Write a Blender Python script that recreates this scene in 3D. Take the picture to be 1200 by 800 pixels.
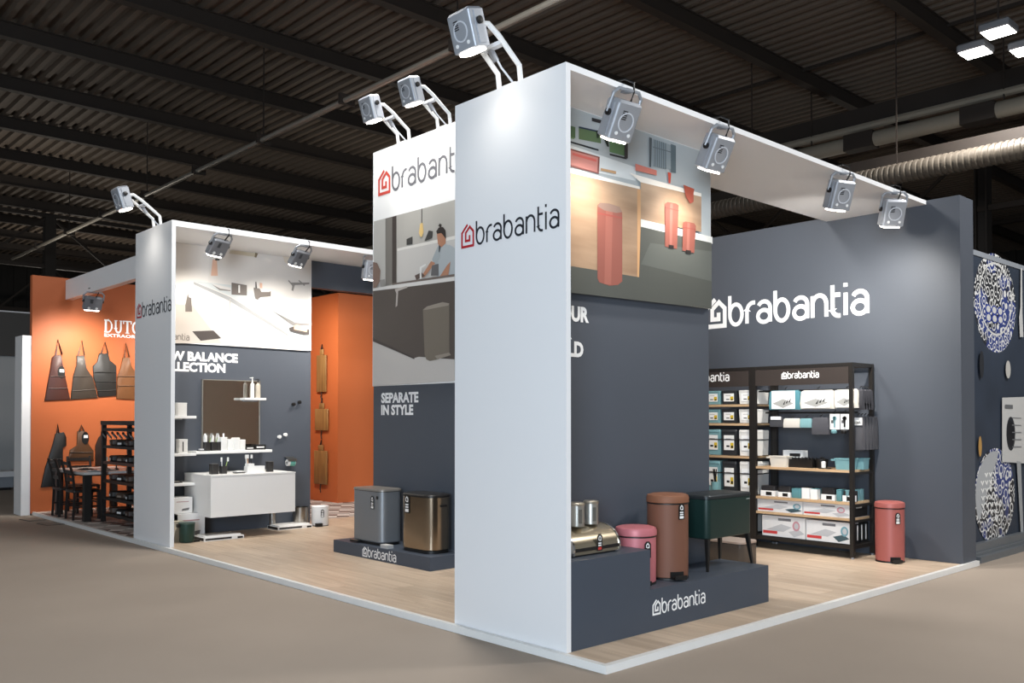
# Exhibition stand in a dark hall.  X runs to the back right, Y to the back left, Z up, metres.
import bpy, bmesh, math, random
from mathutils import Vector, Matrix
random.seed(7)
S = bpy.context.scene; COL = S.collection; PI = math.pi
for o in list(bpy.data.objects): bpy.data.objects.remove(o)

# ------------------------------------------------------------------ camera
cd = bpy.data.cameras.new('camera'); cam = bpy.data.objects.new('camera', cd); COL.objects.link(cam)
cd.sensor_width = 36; cd.lens = 31.667; cd.shift_y = .05856; cd.clip_end = 200
YAW, PITCH = .82514, .01745
fw = Vector((math.cos(YAW)*math.cos(PITCH), math.sin(YAW)*math.cos(PITCH), math.sin(PITCH)))
cam.location = (-4.3926, -4.2166, 1.5857)
cam.rotation_euler = fw.to_track_quat('-Z', 'Y').to_euler()
S.camera = cam
# ------------------------------------------------------------------ view, world
S.view_settings.view_transform = 'Standard'; S.view_settings.look = 'None'
S.view_settings.exposure = 0; S.view_settings.gamma = 1; S.view_settings.use_curve_mapping = False
W = bpy.data.worlds.new('hall_air'); S.world = W; W.use_nodes = True
W.node_tree.nodes['Background'].inputs[0].default_value = (.84, .92, 1, 1)
W.node_tree.nodes['Background'].inputs[1].default_value = .22
# added area lights high in the hall, no lamp boxes, brighten carpet and interior
HALL_W = 235
HALL_FILL = [(-7, -8, .2), (1, -5.5, .5), (6.5, -4, 2.3), (-3, 11, .25), (1.2, 3.6, 1.75)]
def area(loc, size, energy, color, rot=(0, 0, 0)):  # serves the built hall lamps and the added fill lights
    l = bpy.data.lights.new('lamp_or_fill_light', 'AREA'); l.shape = 'SQUARE'; l.size = size; l.energy = energy; l.color = color
    o = bpy.data.objects.new('lamp_or_fill_light', l); o.location = loc; o.rotation_euler = rot; COL.objects.link(o); return o
for x, y, k in HALL_FILL: area((x, y, 7.4), 1.2, HALL_W*k, (1, .98, .95))
# added cool area light behind the camera, no fixture, lifts the right pier and plinth
area((-9, -7, 2.6), 3.5, 1210, (.74, .87, 1), (math.radians(90), 0, math.radians(-52)))
# added upward area lights, hidden and without fixtures, lift the dark roof
for x, y, e in ((9, 15, 70), (3, 24, 110), (19, 8, 40), (-7, 3, 35), (20, 26, 90), (-6, 18, 60), (7, 34, 170)): area((x, y, 4.2), 2, e, (1, .93, .82), (math.pi, 0, 0))
SPOT_W = 110
def spot(loc, target, energy, size=125, color=(1, .95, .87), radius=.07):
    l = bpy.data.lights.new('lamp_or_fill_spot', 'SPOT'); l.energy = energy; l.spot_size = math.radians(size); l.spot_blend = 1
    l.color = color; l.shadow_soft_size = radius
    o = bpy.data.objects.new('lamp_or_fill_spot', l); o.location = loc
    o.rotation_euler = (Vector(target) - Vector(loc)).to_track_quat('-Z', 'Y').to_euler(); COL.objects.link(o); return o

# ------------------------------------------------------------------ materials
def lin(h):
    c = [int(h[i:i+2], 16)/255 for i in (0, 2, 4)]
    return tuple(((v+.055)/1.055)**2.4 if v > .04045 else v/12.92 for v in c) + (1,)
MC = {}
def mat(h, rough=.5, metal=0, var=.04, scale=30, bump=0, coat=0):
    k = (h, rough, metal, var, scale, bump, coat)
    if k in MC: return MC[k]
    m = bpy.data.materials.new('surface_'+h); m.use_nodes = True; t = m.node_tree; b = t.nodes['Principled BSDF']
    b.inputs['Roughness'].default_value = rough; b.inputs['Metallic'].default_value = metal
    b.inputs['Coat Weight'].default_value = coat
    n = t.nodes.new('ShaderNodeTexNoise'); n.inputs['Scale'].default_value = scale; n.inputs['Detail'].default_value = 3
    tc = t.nodes.new('ShaderNodeTexCoord'); t.links.new(tc.outputs['Object'], n.inputs['Vector'])
    mx = t.nodes.new('ShaderNodeMix'); mx.data_type = 'RGBA'
    c = lin(h); mx.inputs[6].default_value = tuple(v*(1-var) for v in c[:3])+(1,); mx.inputs[7].default_value = tuple(min(1, v*(1+var)) for v in c[:3])+(1,)
    t.links.new(n.outputs['Fac'], mx.inputs[0]); t.links.new(mx.outputs[2], b.inputs['Base Color'])
    if bump:
        bp = t.nodes.new('ShaderNodeBump'); bp.inputs['Strength'].default_value = bump; bp.inputs['Distance'].default_value = .01
        t.links.new(n.outputs['Fac'], bp.inputs['Height']); t.links.new(bp.outputs['Normal'], b.inputs['Normal'])
    MC[k] = m; return m
def emit(h, s):
    k = ('e', h, s)
    if k in MC: return MC[k]
    m = bpy.data.materials.new('glowing_lens'); m.use_nodes = True; t = m.node_tree; b = t.nodes['Principled BSDF']
    b.inputs['Base Color'].default_value = lin(h); b.inputs['Emission Color'].default_value = lin(h); b.inputs['Emission Strength'].default_value = s
    MC[k] = m; return m
def grain(h1, h2, axis, rough=.5, freq=14, stretch=.06, name='wood_grain'):
    m = bpy.data.materials.new(name); m.use_nodes = True; t = m.node_tree; b = t.nodes['Principled BSDF']
    tc = t.nodes.new('ShaderNodeTexCoord'); mp = t.nodes.new('ShaderNodeMapping'); sc = [freq]*3; sc[axis] = freq*stretch
    mp.inputs['Scale'].default_value = sc; oi = t.nodes.new('ShaderNodeObjectInfo'); ad = t.nodes.new('ShaderNodeVectorMath'); ad.operation = 'ADD'
    ml = t.nodes.new('ShaderNodeVectorMath'); ml.operation = 'SCALE'; ml.inputs[0].default_value = (31, 17, 23); t.links.new(oi.outputs['Random'], ml.inputs['Scale'])
    t.links.new(tc.outputs['Object'], mp.inputs['Vector']); t.links.new(mp.outputs[0], ad.inputs[0]); t.links.new(ml.outputs[0], ad.inputs[1])
    n = t.nodes.new('ShaderNodeTexNoise'); n.inputs['Scale'].default_value = 1; n.inputs['Detail'].default_value = 5; t.links.new(ad.outputs[0], n.inputs['Vector'])
    r = t.nodes.new('ShaderNodeValToRGB'); r.color_ramp.elements[0].position = .32; r.color_ramp.elements[1].position = .68
    r.color_ramp.elements[0].color = lin(h1); r.color_ramp.elements[1].color = lin(h2)
    t.links.new(n.outputs['Fac'], r.inputs[0])
    hs = t.nodes.new('ShaderNodeHueSaturation'); mr = t.nodes.new('ShaderNodeMapRange'); mr.inputs[3].default_value = .9; mr.inputs[4].default_value = 1.08
    t.links.new(oi.outputs['Random'], mr.inputs[0]); t.links.new(mr.outputs[0], hs.inputs['Value']); t.links.new(r.outputs[0], hs.inputs['Color'])
    t.links.new(hs.outputs[0], b.inputs['Base Color']); b.inputs['Roughness'].default_value = rough
    return m

# ------------------------------------------------------------------ mesh helpers
class G:
    def __init__(s): s.v = []; s.f = []; s.m = []
    def add(s, V, F, mi=0, M=None):
        n = len(s.v); s.v += [tuple(M @ Vector(v)) if M else tuple(v) for v in V]
        s.f += [tuple(i+n for i in f) for f in F]; s.m += [mi]*len(F); return s
    def box(s, x0, x1, y0, y1, z0, z1, mi=0, M=None):
        V = [(x, y, z) for z in (z0, z1) for y in (y0, y1) for x in (x0, x1)]
        return s.add(V, [(0, 2, 3, 1), (4, 5, 7, 6), (0, 1, 5, 4), (2, 6, 7, 3), (0, 4, 6, 2), (1, 3, 7, 5)], mi, M)
    def loft(s, loops, mi=0, M=None, cap=True):
        n = len(loops[0]); V = [p for l in loops for p in l]; F = []
        for k in range(len(loops)-1):
            for i in range(n): F.append((k*n+i, k*n+(i+1) % n, (k+1)*n+(i+1) % n, (k+1)*n+i))
        if cap: F += [tuple(range(n-1, -1, -1)), tuple(range((len(loops)-1)*n, len(loops)*n))]
        return s.add(V, F, mi, M)
    def lathe(s, prof, seg=32, mi=0, M=None):
        return s.loft([[(r*math.cos(2*PI*i/seg), r*math.sin(2*PI*i/seg), z) for i in range(seg)] for r, z in prof], mi, M)
    def rbox(s, sx, sy, prof, r, mi=0, M=None, n=6):
        """rounded rectangle lofted through prof = [(inset, z)]"""
        L = []
        for ins, z in prof:
            a, b, q = sx/2-ins, sy/2-ins, max(r-ins, .002); l = []
            for cx, cy, t0 in ((a-q, b-q, 0), (-a+q, b-q, PI/2), (-a+q, -b+q, PI), (a-q, -b+q, 1.5*PI)):
                l += [(cx+q*math.cos(t0+PI/2*i/n), cy+q*math.sin(t0+PI/2*i/n), z) for i in range(n+1)]
            L.append(l)
        return s.loft(L, mi, M)
    def prism(s, poly, h0, h1, fn, mi=0):
        """poly in plane coordinates, fn(a, b, h) -> point"""
        n = len(poly); V = [fn(a, b, h0) for a, b in poly]+[fn(a, b, h1) for a, b in poly]
        F = [tuple(range(n)), tuple(range(2*n-1, n-1, -1))]+[(i, n+i, n+(i+1) % n, (i+1) % n) for i in range(n)]
        return s.add(V, F, mi)
    def tube(s, pts, r, seg=8, mi=0, M=None):
        P = [Vector(p) for p in pts]; L = []; up = Vector((0, 0, 1))
        for i, p in enumerate(P):
            d = ((P[min(i+1, len(P)-1)]-p).normalized()+(p-P[max(i-1, 0)]).normalized()).normalized()
            a = d.cross(up) if abs(d.z) < .95 else d.cross(Vector((1, 0, 0))); a.normalize(); b = d.cross(a)
            L.append([tuple(p+a*(r*math.cos(2*PI*k/seg))+b*(r*math.sin(2*PI*k/seg))) for k in range(seg)])
        return s.loft(L, mi, M)
    def bar(s, p, q, w, h, mi=0, M=None, up=(0, 0, 1)):
        p, q = Vector(p), Vector(q); d = (q-p).normalized(); u = Vector(up)
        if abs(d.dot(u)) > .97: u = Vector((1, 0, 0))
        a = d.cross(u).normalized()*w/2; b = a.cross(d).normalized()*h/2
        return s.loft([[tuple(c+a*i+b*j) for i, j in ((1, 1), (-1, 1), (-1, -1), (1, -1))] for c in (p, q)], mi, M)
    def build(s, name, mats, parent=None, kind=None, ang=.6, loc=None):
        me = bpy.data.meshes.new(name); me.from_pydata(s.v, [], s.f)
        for m in (mats if isinstance(mats, (list, tuple)) else [mats]): me.materials.append(m)
        me.polygons.foreach_set('material_index', s.m)
        bm = bmesh.new(); bm.from_mesh(me); bmesh.ops.recalc_face_normals(bm, faces=bm.faces); bm.to_mesh(me); bm.free()
        me.shade_smooth(); me.set_sharp_from_angle(angle=ang)
        o = bpy.data.objects.new(name, me); COL.objects.link(o)
        if parent: o.parent = parent
        if kind: o['kind'] = kind
        if loc: o.location = loc
        return o
def TR(x, y, z, rz=0, rx=0, ry=0):
    return Matrix.Translation((x, y, z)) @ Matrix.Rotation(rz, 4, 'Z') @ Matrix.Rotation(ry, 4, 'Y') @ Matrix.Rotation(rx, 4, 'X')
def tag(o, label, cat, group=None):
    o['label'] = label; o['category'] = cat
    if group: o['group'] = group
    return o
def thing(name, label, cat, loc=(0, 0, 0), rz=0, group=None):
    o = bpy.data.objects.new(name, None); COL.objects.link(o); o.empty_display_size = .05
    o.location = loc; o.rotation_euler = (0, 0, rz); return tag(o, label, cat, group)
def kids(o): return [c for c in bpy.data.objects if c.parent == o]
def dup(root, loc, rz, label, group=None):
    r = root.copy(); COL.objects.link(r); r.location = loc; r.rotation_euler = (0, 0, rz); r['label'] = label
    if group: r['group'] = group
    for ch in kids(root):
        c = ch.copy(); COL.objects.link(c); c.parent = r
        for g in kids(ch):
            d = g.copy(); COL.objects.link(d); d.parent = c
    return r
# planes for flat print: a, b in the plane, h proud of it
def PY(y): return lambda a, b, h=0: (a, y-h, b)          # wall facing -Y, a = X
def PX(x): return lambda a, b, h=0: (x-h, a, b)          # wall facing -X, a = Y
def PZ(z): return lambda a, b, h=0: (a, b, z+h)
def ell(cx, cy, rx, ry, n=20, a0=0, a1=2*PI, closed=True):
    k = n if closed else n+1
    return [(cx+rx*math.cos(a0+(a1-a0)*i/n), cy+ry*math.sin(a0+(a1-a0)*i/n)) for i in range(k)]
def arc(cx, cy, rx, ry, a0, a1, n=7): return ell(cx, cy, rx, ry, n, math.radians(a0), math.radians(a1), False)
def stroke(g, pts, w, fn, h=.002, mi=0, closed=False):
    n = len(pts); P = [Vector(p).to_2d() if len(p) > 2 else Vector(p) for p in pts]; L = []; R = []
    for i in range(n):
        d1 = (P[i]-P[i-1]) if (i or closed) else (P[1]-P[0]); d2 = (P[(i+1) % n]-P[i]) if (i < n-1 or closed) else d1
        d1 = d1.normalized(); d2 = d2.normalized(); n1 = Vector((-d1.y, d1.x)); n2 = Vector((-d2.y, d2.x)); m = n1+n2
        m = m.normalized() if m.length > 1e-6 else n1; k = 1/max(.45, m.dot(n1)); L.append(P[i]+m*w/2*k); R.append(P[i]-m*w/2*k)
    V = [fn(p.x, p.y, h) for p in L]+[fn(p.x, p.y, h) for p in R]
    F = [(i, (i+1) % n, n+(i+1) % n, n+i) for i in range(n if closed else n-1)]
    g.add(V, F, mi)
GLY = {  # x-height 1; polylines of each letter, advance
 'b': ([[(0, 1.45), (0, .45)], ell(.35, .5, .35, .5, 22)], .98),
 'r': ([[(0, 0), (0, .6)]+arc(.36, .6, .36, .4, 180, 90, 6)+[(.46, 1)]], .60),
 'a': ([arc(.35, .72, .32, .28, 160, 90, 4)+arc(.35, .68, .33, .32, 75, 0, 5)+[(.68, 0)], ell(.34, .30, .33, .29, 18)], .95),
 'n': ([[(0, 0), (0, 1)], [(0, .6)]+arc(.34, .6, .34, .4, 170, 0, 9)+[(.68, 0)]], .98),
 't': ([[(0, 1.4), (0, .3)]+arc(.3, .3, .3, .3, 180, 270, 5)+[(.38, 0)], [(0, .95), (.38, .95)]], .62),
 'i': ([[(0, 0), (0, 1)], [(0, 1.27), (0, 1.44)]], .32)}
HOUSE = [(.54, 1.36), (0, .88), (0, 0), (1.1, 0), (1.1, .88), (.76, 1.2), (.36, .86), (.36, .35), (.74, .35), (.74, .68)]
def logo(name, parent, fn, a0, a1, b0, col, house=None, w=.17, sh=1, skip='', slope=0):
    """brand mark: house spiral + lettering between a0 and a1 (a1 may be smaller), base line at b0"""
    tot = 1.1+.3+sum(GLY[c][1] for c in 'brabantia')-.27+w; s = (a1-a0)/tot; sv = abs(s)*sh
    g = G(); f = lambda u, v, h=0: fn(a0+(u+w/2)*s, b0+(v+w/2)*sv, h)
    stroke(g, HOUSE, w*1.1, f, .003, 1)
    u = 1.4
    for c in 'brabantia':
        for k, pl in enumerate(GLY[c][0]):
            if c == 'a' and k == 1: stroke(g, [(x+u, y) for x, y in pl], w, f, .0034, 0, True)
            elif c == 'b' and k == 1: stroke(g, [(x+u, y) for x, y in pl], w, f, .0034, 0, True)
            else: stroke(g, [(x+u, y) for x, y in pl], w, f, .003+.0004*k, 0)
        u += GLY[c][1]
    return g.build(name, [col, house or col], parent)
def words(name, parent, fn, text, a0, b0, cap, col, xs=1, weight=0, sgn=1, h=.003, a1=None):
    """flat lettering from the built-in face; a0 left edge, b0 base line, cap = capital height; a1 fits the width"""
    cu = bpy.data.curves.new('lettering', 'FONT'); cu.body = text; cu.size = 1; cu.offset = weight; cu.resolution_u = 3
    t = bpy.data.objects.new('lettering', cu); COL.objects.link(t); dg = bpy.context.evaluated_depsgraph_get()
    me = bpy.data.meshes.new_from_object(t.evaluated_get(dg)); bpy.data.objects.remove(t); bpy.data.curves.remove(cu)
    V = [v.co.copy() for v in me.vertices]; F = [tuple(p.vertices) for p in me.polygons]; bpy.data.meshes.remove(me)
    x0 = min(v.x for v in V); x1 = max(v.x for v in V); k = cap/.73
    kx = k*xs if a1 is None else abs(a1-a0)/(x1-x0)
    g = G(); g.add([fn(a0+sgn*(v.x-x0)*kx, b0+v.y*k, h) for v in V], F)
    return g.build(name, col, parent)
def printed(name, parent, fn, layers, h0=.001, dh=.0005):
    """flat print: a stack of thin coloured shapes"""
    g = G(); mats = []
    for i, (poly, m) in enumerate(layers):
        if m not in mats: mats.append(m)
        n = len(poly); g.add([fn(a, b, h0+i*dh) for a, b in poly], [tuple(range(n))], mats.index(m))
    return g.build(name, mats, parent)
def R4(a0, a1, b0, b1): return [(a0, b0), (a1, b0), (a1, b1), (a0, b1)]

WHITE = mat('e9e9ea', .45, 0, .01, 2); WHITE2 = mat('efefee', .4, 0, .01, 2); EDGE = mat('c9ccd2', .4, 0, .01)
GRAPH = mat('4a4f58', .55, 0, .03, 3); GRAPHP = mat('414955', .5, 0, .04, 4)
ORANGE = mat('b75f30', .6, 0, .03, 3); BLACK = mat('141313', .45); DARK = mat('26221f', .5); STEELB = mat('201d1b', .4, 0, .05)
ALU = mat('a6aab1', .42, .4, .03); ALUD = mat('8c8f95', .45, .4, .03); CHROME = mat('c8c8c8', .16, 1, .02); STEEL = mat('9a9690', .28, 1, .02)
TEAL = mat('6b969d', .5); CREAM = mat('d9d2c6', .6); LOGOW = mat('f4f4f4', .5, 0, .01); LOGOK = mat('1d2129', .5, 0, .01); LOGOR = mat('b3202a', .5, 0, .01)
WOOD = grain('b3926e', 'cbac88', 1, .5, 20); LENS = emit('fff6e8', 14)

# ================================================================== THE HALL
def struct(g, name, m, parent=None, **k): return g.build(name, m, parent, 'structure', **k)
def carpet_mat():
    m = mat('9b8e81', .95, 0, .10, 260, .25); m = m.copy(); t = m.node_tree; b = t.nodes['Principled BSDF']
    n = t.nodes.new('ShaderNodeTexNoise'); n.inputs['Scale'].default_value = .55; n.inputs['Detail'].default_value = 4
    tc = t.nodes.new('ShaderNodeTexCoord'); t.links.new(tc.outputs['Object'], n.inputs['Vector'])
    src = b.inputs['Base Color'].links[0].from_socket; mx = t.nodes.new('ShaderNodeMix'); mx.data_type = 'RGBA'; mx.blend_type = 'MULTIPLY'; mx.inputs[0].default_value = 1
    r = t.nodes.new('ShaderNodeMapRange'); r.inputs[1].default_value = .35; r.inputs[2].default_value = .65; r.inputs[3].default_value = .93; r.inputs[4].default_value = 1.03
    t.links.new(n.outputs['Fac'], r.inputs[0]); t.links.new(src, mx.inputs[6]); t.links.new(r.outputs[0], mx.inputs[7]); t.links.new(mx.outputs[2], b.inputs['Base Color'])
    return m
g = G(); g.add([(-14, -14, -.05), (40, -14, -.05), (40, 46, -.05), (-14, 46, -.05)], [(0, 1, 2, 3)]); struct(g, 'floor', carpet_mat())
# laminate: boards laid along Y with open joints, on a dark underlay
g = G(); g.box(-.005, 5.79, -.35, 8.1, -.05, -.012); fl = struct(g, 'floor_raised', mat('5a4a3c', .7))
PLK = grain('b29c86', 'c7b39d', 1, .42, 22, .07, 'laminate_oak')
bw, bl = .243, 1.29
pm = {}
for i in range(24):
    x0 = -.005+i*bw; x1 = min(x0+bw, 5.79); y = -.35-random.random()*bl
    if x1-x0 < .03: continue
    while y < 8.1:
        y0 = max(y, -.35); y1 = min(y+bl, 8.1)
        if y1-y0 > .02:
            key = (round(x1-x0, 3), round(y1-y0, 3))
            if key not in pm:
                a, b = key[0]/2-.0012, key[1]/2-.0012
                q = G().loft([[(-a, -b, -.012), (a, -b, -.012), (a, b, -.012), (-a, b, -.012)], [(-a, -b, -.002), (a, -b, -.002), (a, b, -.002), (-a, b, -.002)], [(-a+.002, -b+.002, 0), (a-.002, -b+.002, 0), (a-.002, b-.002, 0), (-a+.002, b-.002, 0)]])
                o = q.build('floor_board', PLK, fl); pm[key] = o.data
            else:
                o = bpy.data.objects.new('floor_board', pm[key]); COL.objects.link(o); o.parent = fl
            o.location = ((x0+x1)/2, (y0+y1)/2, 0)
        y += bl
# white edge profiles of the raised floor
TRIM = mat('e6e5e2', .35, 0, .03, 8)
g = G(); g.box(-.05, -.005, -.395, 12.33, -.05, .004); struct(g, 'trim_1', TRIM)
g = G(); g.box(-.005, 6.16, -.395, -.35, -.05, .004); struct(g, 'trim_2', TRIM)
# patterned floor of the stand next door
def tile_mat():
    m = bpy.data.materials.new('zigzag_vinyl'); m.use_nodes = True; t = m.node_tree; b = t.nodes['Principled BSDF']
    tc = t.nodes.new('ShaderNodeTexCoord'); mp = t.nodes.new('ShaderNodeMapping'); mp.inputs['Rotation'].default_value = (0, 0, .6)
    t.links.new(tc.outputs['Object'], mp.inputs[0]); c = t.nodes.new('ShaderNodeTexChecker'); c.inputs['Scale'].default_value = 5.2
    c2 = t.nodes.new('ShaderNodeTexChecker'); c2.inputs['Scale'].default_value = 2.6
    t.links.new(mp.outputs[0], c.inputs['Vector']); t.links.new(mp.outputs[0], c2.inputs['Vector'])
    c.inputs[1].default_value = lin('d9d2cb'); c.inputs[2].default_value = lin('4a3c38'); c2.inputs[1].default_value = lin('e4ddd6'); c2.inputs[2].default_value = lin('7d6a62')
    mx = t.nodes.new('ShaderNodeMix'); mx.data_type = 'RGBA'; mx.inputs[0].default_value = .5; t.links.new(c.outputs[0], mx.inputs[6]); t.links.new(c2.outputs[0], mx.inputs[7])
    t.links.new(mx.outputs[2], b.inputs['Base Color']); b.inputs['Roughness'].default_value = .5; return m
g = G(); g.box(-.005, 8, 8.1, 12.3, -.05, -.001); struct(g, 'floor_patterned', tile_mat())

# ---- roof: corrugated sheet with ribs along Y, purlins along X, trusses, posts, ducts
DECK = mat('594e44', .7, 0, .12, 3); BEAM = mat('2a221c', .7, 0, .05); POST = mat('241f1b', .7)
g = G(); x = -14; V = []; 
while x < 40:
    for dx, dz in ((0, 0), (.10, 0), (.13, .09), (.25, .09)): V.append((x+dx, dz))
    x += .28
n = len(V); g.add([(a, -14, 9.05+b) for a, b in V]+[(a, 46, 9.05+b) for a, b in V], [(i, i+1, n+i+1, n+i) for i in range(n-1)])
roof = struct(g, 'ceiling', DECK)
g = G(); g.box(-14, 40, -.06, .06, .02, .30); g.box(-14, 40, -.10, .10, 0, .02); g.box(-14, 40, -.10, .10, .28, .30)
pur = g.build('purlin', BEAM, roof, loc=(0, 2.7, 8.75))
for k in list(range(-4, 0))+list(range(1, 14)):
    o = bpy.data.objects.new('purlin', pur.data); COL.objects.link(o); o.parent = roof; o.location = (0, 2.7+3*k, 8.75)
# thin sheet joint strips across
for yy in (13.2, 21.5):
    G().box(yy-.03, yy+.03, -14, 46, 8.98, 9.05).build('sheet_joint_strip', BEAM, roof)
def truss(name_parent, p0, p1, z0, z1, n, posts):
    """lattice girder between p0 and p1 (x, y) with chords at z0, z1"""
    P = [Vector((p0[0]+(p1[0]-p0[0])*i/n, p0[1]+(p1[1]-p0[1])*i/n, 0)) for i in range(n+1)]; up = Vector((0, 0, 1))
    G().bar(P[0]+up*z0, P[-1]+up*z0, .16, .14).build('bottom_chord', BEAM, roof); G().bar(P[0]+up*z1, P[-1]+up*z1, .16, .14).build('top_chord', BEAM, roof)
    g = G()
    for i in range(n): g.bar(P[i]+up*(z0 if i % 2 else z1), P[i+1]+up*(z1 if i % 2 else z0), .08, .08)
    g.build('lattice', BEAM, roof)
    for i in posts:
        g = G(); g.box(-.18, .18, -.15, -.11, -.05, z1); g.box(-.18, .18, .11, .15, -.05, z1); g.box(-.03, .03, -.11, .11, -.05, z1); o = g.build('roof_post', POST, roof); q = P[0].lerp(P[-1], i/n); o.location = (q.x, q.y, 0)
truss('a', (-12.87, 30.2), (41.13, 30.2), 6.9, 8.7, 24, (8, 11.45))
truss('b', (-14, 42), (40, 42), 6.6, 8.7, 24, (6, 14))
truss('c', (20, -14), (20, 46), 6.9, 8.7, 26, (8, 9))
truss('d', (31, -14), (31, 46), 6.6, 8.7, 26, (11,))
# pale ventilation duct on the right, with a dark carrier beam above and damper boxes
PD = mat('8f8779', .5, 0, .06, 4)
d = thing('ventilation_duct', 'long straight pale duct with dark damper boxes under the roof at right', 'duct', (14.2, 0, 7.5))
G().tube([(0, -12, 0), (0, 34, 0)], .16, 14).build('pipe', PD, d); G().tube([(.05, -12, .33), (.05, 34, .33)], .08, 8).build('upper_pipe', PD, d)
for y in (2.44, 4.85, 9.3): G().box(-.17, .17, y-.32, y+.32, -.17, .17).build('damper_box', BEAM, d)
for y in (-2, 2, 6, 10, 14): G().box(-.012, .012, y-.012, y+.012, .1, 1.5).build('hanger', BEAM, d)
d = thing('flexible_duct', 'ribbed grey flexible duct hanging level above the plate poster wall', 'duct', (11.78, 0, 6))
pr = []
for i in range(150):
    y = -5+i*.1; pr += [(.185, y), (.185, y+.05), (.165, y+.06), (.165, y+.09)]
G().lathe(pr, 14, 0, Matrix.Rotation(-PI/2, 4, 'X')).build('hose', mat('544d44', .5, 0, .06, 4), d)
for y in (-3, 0, 3, 6, 9): G().box(-.01, .01, y-.01, y+.01, .2, 3).build('hanger', BEAM, d)
G().box(14.5, 14.8, -14, 46, 7.95, 8.35).build('carrier_beam', BEAM, roof)
G().box(12.2, 12.4, -14, 46, 6.27, 6.5).build('carrier_beam', BEAM, roof)
d = thing('cable_conduit', 'long grey conduit rail running under the roof towards the left', 'conduit', (3.9, 0, 7))
g = G(); g.tube([(0, -8, 0), (0, 30, 0)], .045, 10); g.tube([(.13, -8, .05), (.13, 30, .05)], .03, 8); g.build('pipe', mat('8d877d', .4, .3), d)
for y in range(-6, 30, 3): G().box(-.1, .2, y-.03, y+.03, -.06, .12).build('bracket', BEAM, d)
for y in range(-6, 30, 6): G().box(.04, .06, y-.01, y+.01, .1, 2).build('hanger', BEAM, d)
d = thing('sloping_pipe', 'thin grey pipe running low beneath the roof behind the orange wall', 'pipe', (-2, 0, 6.3))
G().tube([(0, 12, 0), (0, 40, 0)], .06, 8).build('pipe', mat('6d675d', .4, .3), d)
for k, (x, y, lab) in enumerate(((10.43, .81, 'upper large bright hall lamp hanging at top right'), (10.99, 1.35, 'lower square bright hall lamp hanging at top right'), (11.5, .75, 'bright hall lamp cut off by the right picture edge'))):
    t = thing('hall_lamp', lab, 'lamp', (x, y, 7.5), 0, 'bright hall lamps under the roof')
    g = G(); g.rbox(.44, .44, [(.02, .0), (0, .02), (0, .10), (.03, .13)], .03); g.build('housing', ALUD, t)
    G().box(-.19, .19, -.19, .19, -.012, 0).build('glowing_panel', emit('fffaf0', 22), t)
    G().box(-.012, .012, -.012, .012, .13, 1.3).build('hanger', BEAM, t)
    area((x, y, 7.46), .4, 140, (1, .97, .93))
# dark far walls of the hall
FAR = mat('2b2825', .8)
g = G(); g.box(-14, 40, 45, 45.3, -.05, 9.2)
for i in range(90): g.box(-14+i*.6, -13.75+i*.6, 44.9, 45, -.05, 9.2)
struct(g, 'wall_left', FAR)
g = G(); g.box(39.5, 40, -14, 46, -.05, 9.2)
for i in range(100): g.box(39.4, 39.5, -14+i*.6, -13.75+i*.6, -.05, 9.2)
struct(g, 'wall_right', FAR)
for k, (px, py) in enumerate(((-.24, 11.55), (-.2, 10.75))):
    t = thing('floor_socket', ['dark square floor socket cover in the carpet, farther of two', 'dark square floor socket cover in the carpet, nearer of two'][k], 'socket', (px, py, -.05), .1, 'floor socket covers')
    G().box(-.13, .13, -.2, .2, 0, .006).build('rim', mat('3d352f', .6), t); G().box(-.11, .11, -.18, .18, .002, .008).build('lid', mat('8d8074', .9, 0, .08, 200), t)

# ================================================================== THE STAND SHELL
# right front pier: white panel, thin, with a canopy and a fin wall behind it
g = G(); g.box(0, .045, 0, 1.19, 0, 4); pier_r = struct(g, 'wall_front_right', WHITE)
logo('lettering', pier_r, PX(0), (0,1.111,2.874)[1], (0,.06,2.882)[1], (0,1.038,2.877)[2], LOGOK, LOGOR, .14)
g = G(); g.box(.045, 5.79, 0, 1.19, 3.955, 4); struct(g, 'ceiling_canopy_right', WHITE)
g = G(); g.box(.045, 2.4, .53, .66, 0, 3.955); fin_r = struct(g, 'wall_fin_right', GRAPH)
g = G(); g.box(.045, 2.395, .5, .53, 2.56, 3.955); g.build('poster_board', WHITE, fin_r)
# back wall
g = G(); g.box(5.79, 6.16, -.357, 8.1, 0, 4); back = struct(g, 'wall_back', GRAPH)
logo('lettering', back, PX(5.79), (5.79,2.96,2.773)[1], (5.79,.66,2.758)[1], (5.79,2.768,2.776)[2], LOGOW, LOGOW, .2)
# left front pier and its canopy, fin wall and lintel
g = G(); g.box(0, .05, 6.671, 7.86, 0, 4); pier_l = struct(g, 'wall_front_left', WHITE)
logo('lettering', pier_l, PX(0), (0,7.796,2.875)[1], (0,6.666,2.811)[1], (0,7.724,2.88)[2], LOGOK, LOGOR, .14)
g = G(); g.box(.05, 5.79, 6.671, 7.86, 3.93, 4); struct(g, 'ceiling_canopy_left', WHITE)
g = G(); g.box(.05, 2.52, 7.7, 7.84, 0, 3.93); fin_l = struct(g, 'wall_fin_left', GRAPH)
g = G(); g.box(.05, 2.515, 7.68, 7.7, 2.58, 3.93); g.build('poster_board', WHITE, fin_l)
g = G(); g.box(2.52, 5.79, 7.7, 7.84, 3.53, 3.93); struct(g, 'wall_lintel_left', GRAPH)
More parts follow.
